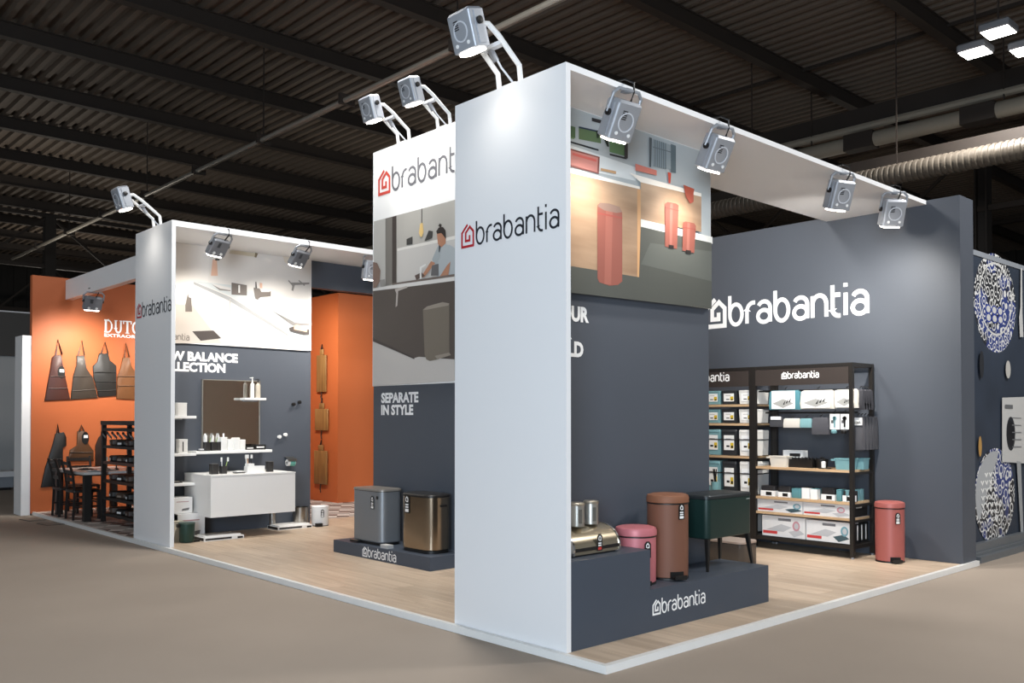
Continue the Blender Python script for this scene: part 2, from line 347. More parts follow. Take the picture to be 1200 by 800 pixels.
# tower between the two sides, with its poster
g = G(); g.box(1.8, 3.6, 2.95, 4.97, 0, 4.81); tower = struct(g, 'wall_tower', GRAPH); G().box(1.83, 3.58, 4.97, 4.98, .02, 3.9).build('mirror_fill_panel', mat('cdc6be', .5), tower)  # pale side panel added for a brighter mirror reflection, otherwise unseen
g = G(); g.box(1.785, 1.8, 2.95, 4.97, 1.96, 4.81); g.build('poster_board', WHITE2, tower)
logo('lettering', tower, PX(1.785), (1.785,4.856,4.246)[1], 3.13, (1.785,4.739,4.256)[2], mat('64646a', .5), mat('c8473a', .5), .16)

# ---- poster: kitchen with rose bins (fin wall, right)
def hx(h, r=.5): return mat(h, r, 0, .015, 4)
WAL = grain('93745a', 'bfa083', 0, .5, 5, .15, 'printed_walnut')
f = PY(.5)
P = [(R4(.05, 2.39, 2.57, 3.95), hx('aeb5b8')),
 ([(.564,3.494),(1.345,3.523),(1.345,3.635),(.565,3.658)], hx('d5dadb')), ([(.555,3.741),(.612,3.746),(.612,3.713),(.555,3.708)], hx('6f8a62')),
 ([(.555,3.806),(.622,3.807),(.621,3.722),(.555,3.721)], hx('526b49')), ([(.66,3.816),(.915,3.831),(.915,3.743),(.66,3.723)], hx('5f7552')), ([(.66,3.822),(.915,3.838),(.915,3.825),(.66,3.809)], hx('23314a')),
 ([(1.017,3.819),(1.205,3.817),(1.205,3.699),(1.017,3.696)], hx('6a8f63')), ([(.555,3.688),(.885,3.69),(.885,3.676),(.555,3.675)], hx('20252b')), ([(1.017,3.683),(1.226,3.69),(1.226,3.676),(1.017,3.669)], hx('2b2b2e')),
 ([(.806,3.922),(.926,3.928),(.916,3.899),(.806,3.895)], hx('2a2a2c')), ([(.855,3.832),(.895,3.841),(.885,3.778),(.865,3.773)], hx('1f2a20')), ([(.946,3.784),(.997,3.788),(1.007,3.735),(.986,3.731)], hx('1f2a20')), ([(1.195,3.808),(1.237,3.81),(1.237,3.685),(1.194,3.683)], hx('3a3635')),
 ([(.555,3.63),(.895,3.631),(.885,3.494),(.555,3.492)], hx('7e4842')), ([(.555,3.617),(.875,3.621),(.865,3.504),(.555,3.506)], hx('c08078')), ([(.583,3.603),(.855,3.603),(.855,3.583),(.583,3.583)], hx('c8645c')),
 ([(.905,3.545),(1.089,3.553),(1.089,3.532),(.905,3.525)], hx('b9926a')),
 ([(1.512,3.917),(1.546,3.917),(1.534,3.671),(1.511,3.667)], hx('50585c')), ([(1.558,3.912),(1.801,3.912),(1.8,3.7),(1.557,3.683)], hx('8e999e')), ([(1.801,3.92),(1.873,3.92),(1.872,3.683),(1.8,3.678)], hx('5c6a70')),
 ([(1.557,3.848),(1.801,3.854),(1.801,3.846),(1.557,3.841)], hx('5f6a6f'))]
for k in range(6): P.append(([(a+.028*k, b) for a, b in [(1.58,3.91),(1.592,3.912),(1.591,3.689),(1.579,3.687)]], hx('667177')))
P += [([(1.323,3.659),(1.602,3.655),(1.602,3.612),(1.323,3.603)], hx('c97668')), ([(1.753,3.669),(1.8,3.67),(1.788,3.58),(1.764,3.576)], hx('c24a38')),
 ([(.555,3.453),(1.366,3.463),(1.364,2.732),(.554,2.711)], WAL), ([(.555,3.473),(1.377,3.479),(1.377,3.458),(.555,3.44)], hx('f0ebe2')), ([(1.344,3.452),(1.388,3.46),(1.386,2.72),(1.342,2.722)], hx('c99a6c')),
 ([(1.388,3.524),(2.23,3.552),(2.228,3.225),(1.387,3.206)], WAL), ([(1.247,3.568),(2.23,3.567),(2.23,3.537),(1.388,3.517)], hx('efe9e0')),
 ([(1.387,3.213),(2.396,3.202),(2.396,3.141),(1.387,3.142)], hx('d9dad6')), ([(1.387,3.15),(2.382,3.147),(2.379,2.555),(.554,2.529),(.554,2.731),(1.364,2.732)], hx('4d4f4a')), ([(1.509,3.032),(2.382,3.07),(2.38,2.801),(1.386,2.84)], hx('5b5e59')),
 ([(.854,3.24),(.884,3.265),(.995,3.277),(1.119,3.269),(1.151,3.226),(1.149,2.675),(1.097,2.642),(.994,2.625),(.873,2.64),(.853,2.671)], hx('8e5145')), ([(.955,3.263),(1.036,3.263),(1.014,2.634),(.933,2.632)], hx('9c5d50')), ([(.854,3.234),(.884,3.265),(.995,3.277),(1.119,3.269),(1.151,3.233),(1.078,3.215),(.934,3.213)], hx('8a6f63')), ([(.854,3.187),(1.151,3.191),(1.151,3.178),(.854,3.173)], hx('9b4a40')),
 ([(1.705,3.391),(1.74,3.411),(1.858,3.416),(1.894,3.407),(1.868,3.027),(1.703,3.028)], hx('8e5145')), ([(1.775,3.402),(1.811,3.408),(1.797,3.033),(1.762,3.028)], hx('a2665a')), ([(1.705,3.362),(1.894,3.363),(1.894,3.355),(1.705,3.355)], hx('8f453b')), ([(1.75,3.049),(1.821,3.051),(1.821,3.021),(1.75,3.02)], hx('241c1a')),
 ([(1.954,3.268),(1.991,3.281),(2.115,3.284),(2.14,3.265),(2.113,3.021),(1.941,3.022)], hx('8e5145')), ([(2.015,3.277),(2.052,3.275),(2.039,3.019),(2.002,3.022)], hx('a2665a')), ([(1.942,3.229),(2.139,3.235),(2.139,3.228),(1.942,3.222)], hx('8f453b')), ([(1.99,3.035),(2.063,3.037),(2.063,3.007),(1.989,3.006)], hx('241c1a')),
 ([(1.956,3.595),(2.116,3.585),(2.104,3.546),(2.103,3.47),(2.053,3.447),(1.992,3.497)], hx('a84c38'))]
printed('poster_print', fin_r, f, P)
logo('poster_lettering', fin_r, PY(.496), (.596,.5,2.638)[0]-.50, (.596,.5,2.638)[0], (.563,.5,2.602)[2], LOGOW, LOGOW, .17, 1)
for k, (tx, a1, b0) in enumerate((('COLOUR', (.805,.52,2.335)[0], (.698,.52,2.327)[2]), ('YOUR', (.612,.52,2.19)[0], (.593,.52,2.189)[2]), ('WORLD', (.741,.52,2.059)[0], (.659,.52,2.055)[2]))):
    w_ = (.60, .42, .54)[k]; words('heading', fin_r, PY(.53), tx, a1-w_, b0, .112, LOGOW, 1, .05, 1, .003, a1)

# ---- poster: white bathroom (fin wall, left)
f = PY(7.68); GR = hx('6f6660'); PALE = hx('f1eeea')
P = [(R4(.06, 2.51, 2.59, 3.93), hx('ddd8d3')), ([(.46,3.937),(2.485,3.912),(2.484,3.988),(.46,4.005)], hx('dcd6d0')), ([(.46,3.914),(.936,3.941),(.914,3.444),(.466,3.101)], hx('e2ddd8')),
 ([(.466,3.101),(.7,3.098),(1.116,2.611),(.469,2.575)], hx('c2b9b0')), ([(.698,3.387),(2.476,2.598),(2.476,2.572),(1.216,2.581),(.7,3.121)], hx('e3dfda')), ([(.71,3.423),(1.237,3.262),(2.476,2.636),(2.476,2.611),(1.212,3.212),(.71,3.389)], hx('a6a6a6')),
 ([(.71,3.435),(1.262,3.432),(2.474,3.069),(2.476,2.661),(1.237,3.274)], hx('c9cdcd')), ([(1.225,3.237),(1.237,3.238),(1.241,2.594),(1.229,2.593)], hx('bcb6af')),
 ([(.594,3.1),(.617,3.206),(.628,3.265),(.64,3.208),(.676,3.2),(.689,3.015),(.595,3.008)], GR), ([(.691,2.749),(.992,2.78),(1.103,2.681),(.811,2.629)], hx('4a4340')),
 ([(.973,3.757),(1.035,3.764),(1.049,3.541),(.95,3.53)], hx('e0b59c')), ([(1.01,3.773),(1.072,3.781),(1.072,3.757),(1.01,3.75)], hx('3a3634')), ([(1.233,3.92),(1.646,3.923),(1.62,3.871),(1.208,3.869)], hx('cfc4ae')), ([(1.606,3.93),(1.646,3.923),(1.62,3.858),(1.593,3.868)], hx('7e6e55')),
 ([(.963,3.426),(1.237,3.394),(1.237,3.334),(1.062,3.365)], hx('d9d5d1')), ([(.963,3.414),(1.087,3.367),(1.237,3.358),(1.237,3.346),(1.074,3.342)], hx('8c8783')),
 ([(1.249,3.467),(1.479,3.454),(1.479,3.308),(1.25,3.299)], GR), ([(1.35,3.441),(1.376,3.443),(1.376,3.335),(1.351,3.333)], hx('e9e6e2')), ([(1.583,3.428),(1.675,3.424),(1.701,3.378),(1.821,3.389),(1.848,3.404),(1.848,3.33),(1.689,3.303),(1.649,3.263),(1.61,3.272)], GR), ([(1.608,3.515),(1.622,3.517),(1.635,3.42),(1.609,3.418)], hx('4a4340')), ([(1.674,3.51),(1.714,3.502),(1.714,3.428),(1.675,3.437)], hx('e0b59c')),
 ([(1.649,3.275),(2.025,3.334),(2.473,3.323),(2.474,3.018),(2.234,2.988),(1.89,3.124)], hx('efefee')), ([(1.89,3.111),(2.234,2.975),(2.475,2.98),(2.475,2.954),(2.206,2.935)], hx('86827f')),
 ([(2.035,3.934),(2.118,3.944),(2.244,3.883),(2.272,3.823),(2.16,3.811),(2.063,3.849)], hx('d9cfc0')),
 ([(2.148,3.558),(2.472,3.591),(2.472,3.566),(2.231,3.529),(2.204,3.438),(2.176,3.448),(2.19,3.512)], hx('8f8a87')), ([(2.134,3.594),(2.217,3.515),(2.204,3.501),(2.12,3.58)], hx('8f8a87')), ([(2.301,3.612),(2.401,3.546),(2.386,3.532),(2.287,3.598)], hx('8f8a87')),
 ([(2.137,2.893),(2.234,2.925),(2.475,2.89),(2.475,2.814),(2.376,2.808),(2.165,2.845)], hx('4a4340')), ([(2.22,2.924),(2.262,2.952),(2.446,2.914),(2.432,2.85),(2.221,2.874)], hx('d9b79b'))]
printed('poster_print', fin_l, f, P)
logo('poster_lettering', fin_l, PY(7.676), (.656,7.68,2.631)[0]-.52, (.656,7.68,2.631)[0], (.562,7.68,2.62)[2], hx('77706b'), hx('77706b'), .15)
for k, (tx, a1, b0, w_) in enumerate((('NEW BALANCE', (1.36,7.7,2.349)[0], (.942,7.7,2.356)[2], 1.15), ('COLLECTION', (1.178,7.7,2.205)[0], (.822,7.7,2.21)[2], 1.02))):
    words('heading', fin_l, PY(7.7), tx, a1-w_, b0, .118, LOGOW, 1, .05, 1, .003, a1)

# ---- poster: woman at a sink (tower)
f = PX(1.785)
EX = [(3.392,3.955),(3.39,3.134),(3.39,3.069),(3.388,2.213),(3.388,1.981)]
P = [(R4(2.955, 3.5, EX[k+1][1], EX[k][1]), hx(c)) for k, c in enumerate(('a9a6a0', 'd0cecb', '4c443f', 'bcb8b4'))]
P += [([(4.949,3.966),(3.377,3.952),(3.373,1.981),(4.939,1.96)], hx('a9a6a0')), ([(4.949,3.966),(4.702,3.962),(4.698,3.142),(4.945,3.148)], hx('b7b5b0')), ([(4.702,3.962),(4.561,3.96),(4.558,3.158),(4.698,3.153)], hx('77736d')), ([(4.561,3.96),(4.475,3.958),(4.471,3.159),(4.558,3.158)], hx('3f3733')),
 ([(4.456,3.559),(3.377,3.551),(3.376,3.086),(4.454,3.167)], hx('bdbab6')), ([(4.456,3.569),(3.377,3.56),(3.377,3.523),(4.456,3.539)], hx('d6d3cd')), ([(4.27,3.653),(4.154,3.666),(4.153,3.577),(4.27,3.584)], hx('3b3a38')), ([(3.927,3.584),(3.848,3.688),(3.77,3.667),(3.785,3.592),(3.895,3.579)], hx('3b3a38')),
 ([(3.986,3.958),(3.973,3.958),(3.972,3.785),(3.985,3.787)], hx('3a3533')), ([(4.008,3.791),(3.96,3.793),(3.943,3.683),(3.975,3.63),(4.007,3.644),(4.032,3.687)], hx('d8b878')),
 # the woman: shirt, face, hair, arms
 ([(3.677,3.472),(3.585,3.497),(3.465,3.47),(3.376,3.421),(3.376,3.058),(3.691,3.083),(3.722,3.268)], hx('a3aaae')), ([(3.785,3.352),(3.677,3.491),(3.63,3.37),(3.707,3.266)], hx('98a0a4')), ([(3.7,3.647),(3.616,3.662),(3.54,3.594),(3.54,3.5),(3.615,3.463),(3.677,3.51)], hx('a8785e')),
 ([(3.708,3.657),(3.662,3.693),(3.586,3.686),(3.54,3.641),(3.533,3.546),(3.57,3.58),(3.616,3.624),(3.692,3.626)], hx('2b2522')), ([(3.67,3.709),(3.647,3.734),(3.609,3.718),(3.616,3.681)], hx('2b2522')), ([(3.661,3.498),(3.623,3.474),(3.646,3.41),(3.661,3.422)], hx('43454a')),
 ([(3.8,3.335),(3.722,3.306),(3.926,3.167),(3.99,3.174)], hx('a8785e')), ([(3.524,3.243),(3.45,3.29),(3.494,3.118),(3.599,3.101),(3.66,3.127)], hx('a8785e')), ([(3.784,3.285),(3.661,3.289),(3.66,3.156),(3.8,3.172)], hx('5d5c5e')), ([(4.103,3.207),(3.974,3.231),(3.91,3.184),(4.07,3.154)], hx('54463f')),
 ([(4.006,3.293),(3.894,3.318),(3.894,3.299),(3.974,3.279),(3.973,3.065),(4.005,3.069)], hx('d3d3d1')),
 ([(4.947,3.471),(4.861,3.449),(4.788,3.348),(4.805,3.216),(4.877,3.151),(4.945,3.148)], hx('7b6459')), ([(4.806,3.236),(4.698,3.235),(4.68,3.141),(4.787,3.142)], hx('8c8a86')),
 ([(4.945,3.148),(3.376,3.132),(3.376,3.067),(4.945,3.117)], hx('d0cecb')), ([(4.54,3.166),(3.376,3.141),(3.376,3.113),(4.54,3.146)], hx('6a5f59')),
 ([(4.945,3.117),(4.471,3.098),(4.218,3.091),(3.376,3.067),(3.374,2.212),(4.1,2.256),(4.942,2.504)], hx('4c443f')), ([(4.942,2.504),(4.132,2.258),(4.019,2.272),(3.374,2.212),(3.373,1.981),(4.939,1.96)], hx('bcb8b4')), ([(4.942,2.545),(4.1,2.266),(4.1,2.247),(4.942,2.514)], hx('3a3330')),
 ([(4.488,3.09),(4.251,3.105),(4.234,3.083),(4.419,3.063),(4.436,2.894),(4.47,2.877),(4.454,3.036)], hx('b0a8a2')),
 ([(3.94,2.8),(3.861,2.832),(3.584,2.854),(3.464,2.829),(3.462,2.273),(3.658,2.226),(3.812,2.214),(3.875,2.236),(3.907,2.295)], hx('6e665b')), ([(3.94,2.8),(3.861,2.832),(3.584,2.854),(3.464,2.829),(3.478,2.807),(3.877,2.795)], hx('8d857a')), ([(3.72,2.267),(3.462,2.291),(3.433,2.262),(3.673,2.227)], hx('8d857a'))]
printed('poster_print', tower, f, P)
logo('poster_lettering', tower, PX(1.781), (1.785,4.827,2.055)[1], (1.785,4.297,2.068)[1], (1.785,4.782,2.069)[2], hx('5a5654'), mat('c8473a', .5), .14)
words('heading', tower, PX(1.8), 'SEPARATE', (1.8,4.802,1.757)[1], (1.8,4.802,1.762)[2], .115, LOGOW, 1, .045, -1, .003, (1.8,4.061,1.768)[1])
words('heading', tower, PX(1.8), 'IN STYLE', (1.8,4.802,1.613)[1], (1.8,4.802,1.618)[2], .115, LOGOW, 1, .045, -1, .003, (1.8,4.159,1.622)[1])

# ---- plinths
g = G(); g.add([(x, y, z) for y in (.002, .5) for x, z in ((.046, 0), (2.51, 0), (2.51, .31), (.895, .31), (.895, .605), (.046, .605))], [(0, 1, 2, 3, 4, 5), (11, 10, 9, 8, 7, 6), (0, 6, 7, 1), (1, 7, 8, 2), (2, 8, 9, 3), (3, 9, 10, 4), (4, 10, 11, 5), (5, 11, 6, 0)])
t = tag(g.build('display_plinth', GRAPHP), 'stepped graphite plinth carrying the bread bin and coloured bins', 'plinth')
logo('lettering', t, PY(.002), (.918,0,.111)[0], (1.583,0,.113)[0], (.953,0,.115)[2], LOGOW, LOGOW, .17)
g = G(); g.box(1.29, 1.8, 3.18, 5.04, 0, .142); t = tag(g.build('display_plinth', GRAPHP), 'low graphite plinth in front of the tower poster', 'plinth')
logo('lettering', t, PX(1.29), (1.29,4.422,.002)[1], (1.29,3.77,.031)[1], (1.29,4.37,.018)[2], LOGOW, LOGOW, .17)

# ================================================================== NEXT DOOR (left): orange stand
g = G(); g.box(-.08, 4.72, 12.3, 12.42, -.02, 3.97); ow = struct(g, 'wall_orange_left', ORANGE)
g = G(); g.box(4.57, 9, 10.25, 12.3, -.02, 3.9); struct(g, 'wall_orange_corner', ORANGE)
# serif letters DUTCH + small line
g = G(); fD = PY(12.3); a0, _, b0 = (1.078,12.3,3.09); a0 += 0; H = .21
KX = .56; HH = [.004]
def serif(pl, wt): HH[0] += .0003; stroke(g, [(a0+x*KX, b0+y) for x, y in pl], wt, fD, HH[0])
serif([(.05, 0), (.05, H)], .036); serif([(0, H), (.11, H)]+arc(.11, H/2, .12, H/2, 90, -90, 10)+[(0, 0)], .022); serif([(.23, H/2+.04), (.23, H/2-.04)], .03)
a0 += .31*KX; serif([(.04, H), (.04, .08)]+arc(.12, .08, .08, .08, 180, 360, 8)+[(.2, H)], .03); serif([(0, H), (.09, H)], .014); serif([(.15, H), (.25, H)], .014)
a0 += .28*KX; serif([(.12, 0), (.12, H)], .036); serif([(0, H-.05), (0, H), (.24, H), (.24, H-.05)], .02); serif([(.06, 0), (.18, 0)], .014)
a0 += .29*KX; serif(arc(.13, H/2, .13, H/2, 50, 310, 12), .03)
a0 += .27*KX; serif([(.04, 0), (.04, H)], .036); serif([(.2, 0), (.2, H)], .036); serif([(.04, H/2), (.2, H/2)], .018)
for x in (.04, .2): serif([(x-.05, H), (x+.05, H)], .014); serif([(x-.05, 0), (x+.05, 0)], .014)
g.build('lettering', LOGOW, ow)
words('small_lettering', ow, PY(12.3), 'EXTRAORDINARY', (1.079,12.3,3.008)[0], (1.079,12.3,3.008)[2], .055, LOGOW, 1.6, .03)
g = G(); g.box(.44, .56, 7.86, 12.3, 3.6, 3.93); struct(g, 'trim_3', WHITE)
g = G(); g.box(-.22, -.08, 12.32, 12.75, -.05, 2.95); struct(g, 'wall_end_post', WHITE)
# farther stand at the left edge
g = G(); g.box(-3.2, 2.6, 20, 20.2, -.05, (1.419,20,3.061)[2], 0); g.box(-3.2, 2.6, 19.9, 20.2, (1.419,20,3.061)[2], (1.409,20,4.113)[2], 1); g.box(-3.2, 2.6, 19.88, 20.22, (1.409,20,4.113)[2], (1.409,20,4.144)[2], 2)
struct(g, 'wall_far_stand', [mat('b9b9b8', .6), mat('4b4845', .6), WHITE])
t = thing('low_bench', 'low white bench with grey front at the far left edge', 'bench', (.6, 18.6, -.05))
G().box(-1.2, .62, -.3, .5, .3, .42).build('seat', WHITE, t); G().box(-1.15, .55, -.24, .5, .06, .3).build('front', mat('8f959c', .5), t); G().box(-1.1, .5, -.2, .5, 0, .06).build('plinth_base', BLACK, t)

# ================================================================== NEXT DOOR (right): printed plate wall
g = G(); g.box(6.17, 10.5, -.19, 0, -.05, 3.47, 0); g.box(6.17, 10.5, -.2, .01, 3.47, 3.53, 1); pw = struct(g, 'wall_plates', [mat('2b3442', .6, 0, .35, 2.2), mat('8b9097', .5)])
g = G(); g.box(6.2, 10.5, -.26, -.19, .05, .14); g.box(6.3, 10.5, -.3, -.19, .02, .05); g.box(6.3, 10.5, -.36, -.19, -.05, .02); struct(g, 'trim_6', mat('6f7377', .4, .3))
def plate_mat(kind):
    m = bpy.data.materials.new('printed_plate'); m.use_nodes = True; t = m.node_tree; b = t.nodes['Principled BSDF']; b.inputs['Roughness'].default_value = .45
    tc = t.nodes.new('ShaderNodeTexCoord'); v = t.nodes.new('ShaderNodeTexVoronoi'); v.inputs['Scale'].default_value = (11, 8)[kind]; t.links.new(tc.outputs['Object'], v.inputs['Vector'])
    w = t.nodes.new('ShaderNodeMath'); w.operation = 'SINE'; ml = t.nodes.new('ShaderNodeMath'); ml.operation = 'MULTIPLY'; ml.inputs[1].default_value = (15, 17)[kind]
    t.links.new(v.outputs['Distance'], ml.inputs[0]); t.links.new(ml.outputs[0], w.inputs[0])
    r = t.nodes.new('ShaderNodeValToRGB'); r.color_ramp.elements[0].position = .42; r.color_ramp.elements[1].position = .56; t.links.new(w.outputs[0], r.inputs[0])
    n = t.nodes.new('ShaderNodeTexNoise'); n.inputs['Scale'].default_value = 2.2; t.links.new(tc.outputs['Object'], n.inputs['Vector'])
    r2 = t.nodes.new('ShaderNodeValToRGB'); r2.color_ramp.elements[0].position = .5; r2.color_ramp.elements[1].position = .58
    r2.color_ramp.elements[0].color = lin('2a2b30'); r2.color_ramp.elements[1].color = lin('35427c'); t.links.new(n.outputs['Fac'], r2.inputs[0])
    mx = t.nodes.new('ShaderNodeMix'); mx.data_type = 'RGBA'; mx.inputs[7].default_value = lin('dcdcda'); t.links.new(r.outputs[0], mx.inputs[0]); t.links.new(r2.outputs[0], mx.inputs[6])
    t.links.new(mx.outputs[2], b.inputs['Base Color']); return m
PMs = [plate_mat(0), plate_mat(1)]; f = PY(-.19); GRY = hx('c9c9c6'); INK = hx('26282d'); BLU = hx('2f3f8c')
def pdisc(px, rx, py0, py1, q): return None
L = []
A = [(6.614,2.91),(7.982,3.028),(7.27,3.567),(7.24,2.366),(6.564,.69),(7.857,.614),(7.212,1.215),(7.184,.072)]
c1 = ((A[0][0]+A[1][0])/2, (A[2][1]+A[3][1])/2); r1 = (A[2][1]-A[3][1])/2; q1 = (A[1][0]-A[0][0])/2
c2 = ((A[4][0]+A[5][0])/2, (A[6][1]+A[7][1])/2); r2_ = (A[6][1]-A[7][1])/2; q2 = (A[5][0]-A[4][0])/2
L += [(ell(c1[0], c1[1], q1, r1, 40), PMs[0]), (ell(c1[0]+.01, c1[1]+.05, q1*.78, r1*.74, 36), GRY), (ell(c1[0]+.01, c1[1]+.05, q1*.74, r1*.70, 36), PMs[1])]
for k in range(6):
    ca, cb = c1[0]-q1*.35+(k % 3)*q1*.28, c1[1]-r1*.15-(k//3)*r1*.17
    L += [(ell(ca, cb, q1*.15, r1*.10, 8), BLU), (ell(ca, cb, q1*.10, r1*.07, 8), GRY)]
L += [(ell(c2[0], c2[1], q2, r2_, 40), PMs[1]), ([p for p in ell(c2[0]-.02, c2[1]+.02, q2*.92, r2_*.9, 30, PI*.42, PI*1.22)], hx('a8abae'))]
for k in range(7):
    for j in range(4):
        ca, cb = c2[0]-q2*.72+j*q2*.2, c2[1]+r2_*.5-k*r2_*.155
        if ca > c2[0]-q2*.88 and (j or 0 < k < 6): L.append(([(ca, cb), (ca+q2*.09, cb-r2_*.10), (ca+q2*.18, cb), (ca+q2*.12, cb), (ca+q2*.09, cb-r2_*.05), (ca+q2*.06, cb)], hx('f0f0ee')))
L += [([(8.116,3.486),(8.163,3.48),(8.162,2.902),(8.185,2.608),(8.062,2.601),(8.038,2.848),(8.087,2.983)], hx('c3c3c2')), ([(7.423,1.823),(8.258,1.846),(8.234,.995),(7.403,1.044)], hx('c2c2c0')), ([(7.898,1.039),(8.049,1.023),(8.117,.113),(8.024,.11)], hx('9da0a2'))]
L += [(ell(*[(6.779,2.203)][0], .07, .16, 18), INK), (ell(*[(7.633,2.174)][0], .085, .11, 18), hx('b9b7b2')), (ell(*[(6.705,1.246)][0], .05, .12, 18), hx('b28a4e')), (ell(*[(7.7,1.383)][0], .15, .21, 22), INK), (ell(*[(7.7,1.383)][0], .11, .16, 22), hx('14151a'))]
for k in range(5): L.append(([(a, b-.09*k) for a, b in [(7.734,1.584),(8.064,1.578),(8.064,1.568),(7.734,1.573)]], hx('77787a')))
L.append(([(7.506,1.741),(7.768,1.738),(7.767,1.69),(7.505,1.694)], hx('66686a')))
printed('plate_print', pw, f, L)

# ================================================================== SPOTLIGHTS
def lamp_body(parent, M, dark=False, w=.24, d=.15, h=.28, flat=False):
    """lamp head: rounded housing with a ring and cooling slots on its back, glowing lens underneath; axis along local -Z"""
    body = ALUD if dark else ALU
    g = G(); g.rbox(w, d, [(.03, -h/2+.0), (.0, -h/2+.015), (.0, h/2-.02), (.02, h/2)], .012 if flat else .022, 0, M)
    g.box(-w/2-.006, -w/2+.002, -.03, .03, -h/2+.03, h/2-.03, 0, M); g.box(w/2-.002, w/2+.006, -.03, .03, -h/2+.03, h/2-.03, 0, M)
    b = g.build('housing', body, parent)
    g = G(); n = 20
    for i in range(0 if not flat else n, n):
        a, c = 2*PI*i/n, 2*PI*(i+1)/n; r0, r1 = .062, .072
        g.add([(r*math.cos(q), y, r*math.sin(q)) for y in (-d/2-.004, -d/2+.002) for q in (a, c) for r in (r0, r1)], [(0, 1, 3, 2), (0, 2, 6, 4), (1, 5, 7, 3)], 0, M)
    if not flat: g.build('back_ring', EDGE, b)
    g = G()
    for k in range(5): g.box(-.055, -.01, -d/2-.003, -d/2+.001, .015+.014*k, .022+.014*k, 0, M)
    g.build('cooling_slots', BLACK, b)
    for s in (-1, 1): G().lathe([(.020 if flat else .012, -.004), (.022 if flat else .014, .004)], 10, 0, M @ TR(s*.06, -d/2-.002, -.07 if flat else -.085, 0, PI/2)).build('cap_or_vent_glow', WHITE2, b)  # flat lamps: enlarged white dots painted in for light leaking from vents
    G().rbox(w-.04, d-.03, [(.0, -h/2-.006), (0, -h/2+.004)], .04, 0, M).build('lens', LENS, parent)
    for s in (-1, 1):
        g = G(); g.lathe([(.026, -.012), (.026, .012), (.014, .016)], 14, 0, M @ TR(s*(w/2+.012), 0, .04, 0, 0, s*PI/2)); g.build('pivot_knob', BLACK, parent)
def arm_spot(label, loc, rz, target, grp, tilt=.45, reach=.36, w_spread=.22, energy=1, mount='half round'):
    """lamp on a two-bar bent arm clamped to a panel top; local -X points out from the panel"""
    t = thing('arm_spotlight', label, 'spotlight', loc, rz, grp)
    for s in (-1, 1):
        y = s*w_spread/2
        G().tube([(.02, y, -.04), (.0, y, .10), (-reach*.55, y*.98, .26), (-reach*.8, y*.9, .32), (-reach, y*.9, .30)], .02, 8).build('arm_bar', WHITE2 if mount == 'half round' else ALU, t)
    G().bar((-reach*.42, -w_spread/2, .225), (-reach*.42, w_spread/2, .225), .045, .03).build('cross_bar', EDGE, t)
    g = G(); g.prism([(0, .02)]+ell(0, .02, .085, .085, 14, PI, 2*PI, False), -.004, .014, lambda a, b, h: (-h, a, b-.03)); g.build('clamp_plate', WHITE2, t)
    G().tube([(-reach*.4, .02, .21), (-reach*.2, .0, .10), (.02, -.03, .0)], .008, 6).build('gas_spring', EDGE, t); G().bar((-reach*.42, .03, .215), (-reach*.28, .02, .14), .035, .035).build('driver_box', ALUD, t)
    M = TR(-reach-.02, 0, .27) @ Matrix.Rotation(-tilt, 4, 'Y') @ Matrix.Rotation(PI/2, 4, 'Z') @ Matrix.Rotation(PI, 4, 'Z')
    lamp_body(t, M)
    R = Matrix.Translation(loc) @ Matrix.Rotation(rz, 4, 'Z')
    p = R @ (M @ Vector((0, 0, -.165))); spot(p, target, SPOT_W*energy)
    return t
GA = 'arm spotlights on the panel tops'
arm_spot('largest arm spotlight, above the tall front pier', (.02, .60, 4.02), 0, (.12, .6, 0), GA, .30, .36, .23, .10)
arm_spot('arm spotlight above the left end of the tower sign', (1.80, 4.38, 4.83), 0, (1.9, 4.4, 2.6), GA, .3, .42, .22, .28)
arm_spot('arm spotlight above the right half of the tower sign', (1.80, 3.62, 4.83), 0, (1.9, 3.6, 2.6), GA, .3, .42, .22, .28)
arm_spot('arm spotlight above the left white pier', (.02, 7.22, 4.02), 0, (.12, 7.2, 0), GA, .3, .40, .22, .14)
def hung_spot(label, loc, rz, target, grp, tilt=.5, flat=False, energy=1, dark=False, size=125):
    """lamp hung by a yoke from a canopy edge, cable looped over; local -Y faces out"""
    t = thing('hanging_spotlight', label, 'spotlight', loc, rz, grp)
    M = TR(0, .10 if flat else .06, -.17 if flat else -.20) @ Matrix.Rotation(tilt, 4, 'X')
    d = .08 if flat else .15; h = .24 if flat else .29; w = .27 if flat else .23
    lamp_body(t, M, flat or dark, w, d, h, flat)
    G().tube([M @ Vector(p) for p in ((-w/2-.02, 0, .04), (-w/2-.02, 0, h/2+.03), (-w/2+.02, 0, h/2+.07), (w/2-.02, 0, h/2+.07), (w/2+.02, 0, h/2+.03), (w/2+.02, 0, .04))], .013, 8).build('yoke', ALU, t)
    q = M @ Vector((0, 0, h/2+.07)); G().bar(q, (0, max(q.y, .02), .0), .05, .03).build('mount', ALU, t)
    G().tube([M @ Vector((.03, -.02, h/2)), (.04, -.05, -.02), (.04, -.05, .05), (.0, .0, .085), (-.08, .06, .06)], .008, 6).build('cable', BLACK, t)
    R = Matrix.Translation(loc) @ Matrix.Rotation(rz, 4, 'Z'); p = R @ (M @ Vector((0, 0, -h/2-.03))); spot(p, target, SPOT_W*energy, size)
    return t
GH = 'spotlights hung along the canopy edges'
hung_spot('spotlight hung from right canopy edge nearest the tall pier', (.62, .0, 3.955), -.12, (.75, .55, 2.6), GH, .5, False, .45)
hung_spot('spotlight hung from right canopy edge, second from the pier', (1.82, .0, 3.955), -.12, (1.9, .6, 2.2), GH, .5, False, .45)
hung_spot('spotlight hung from right canopy edge, third from the pier', (3.88, .0, 3.955), -.4, (5.6, 1.5, 2.2), GH, .38, False, 4)
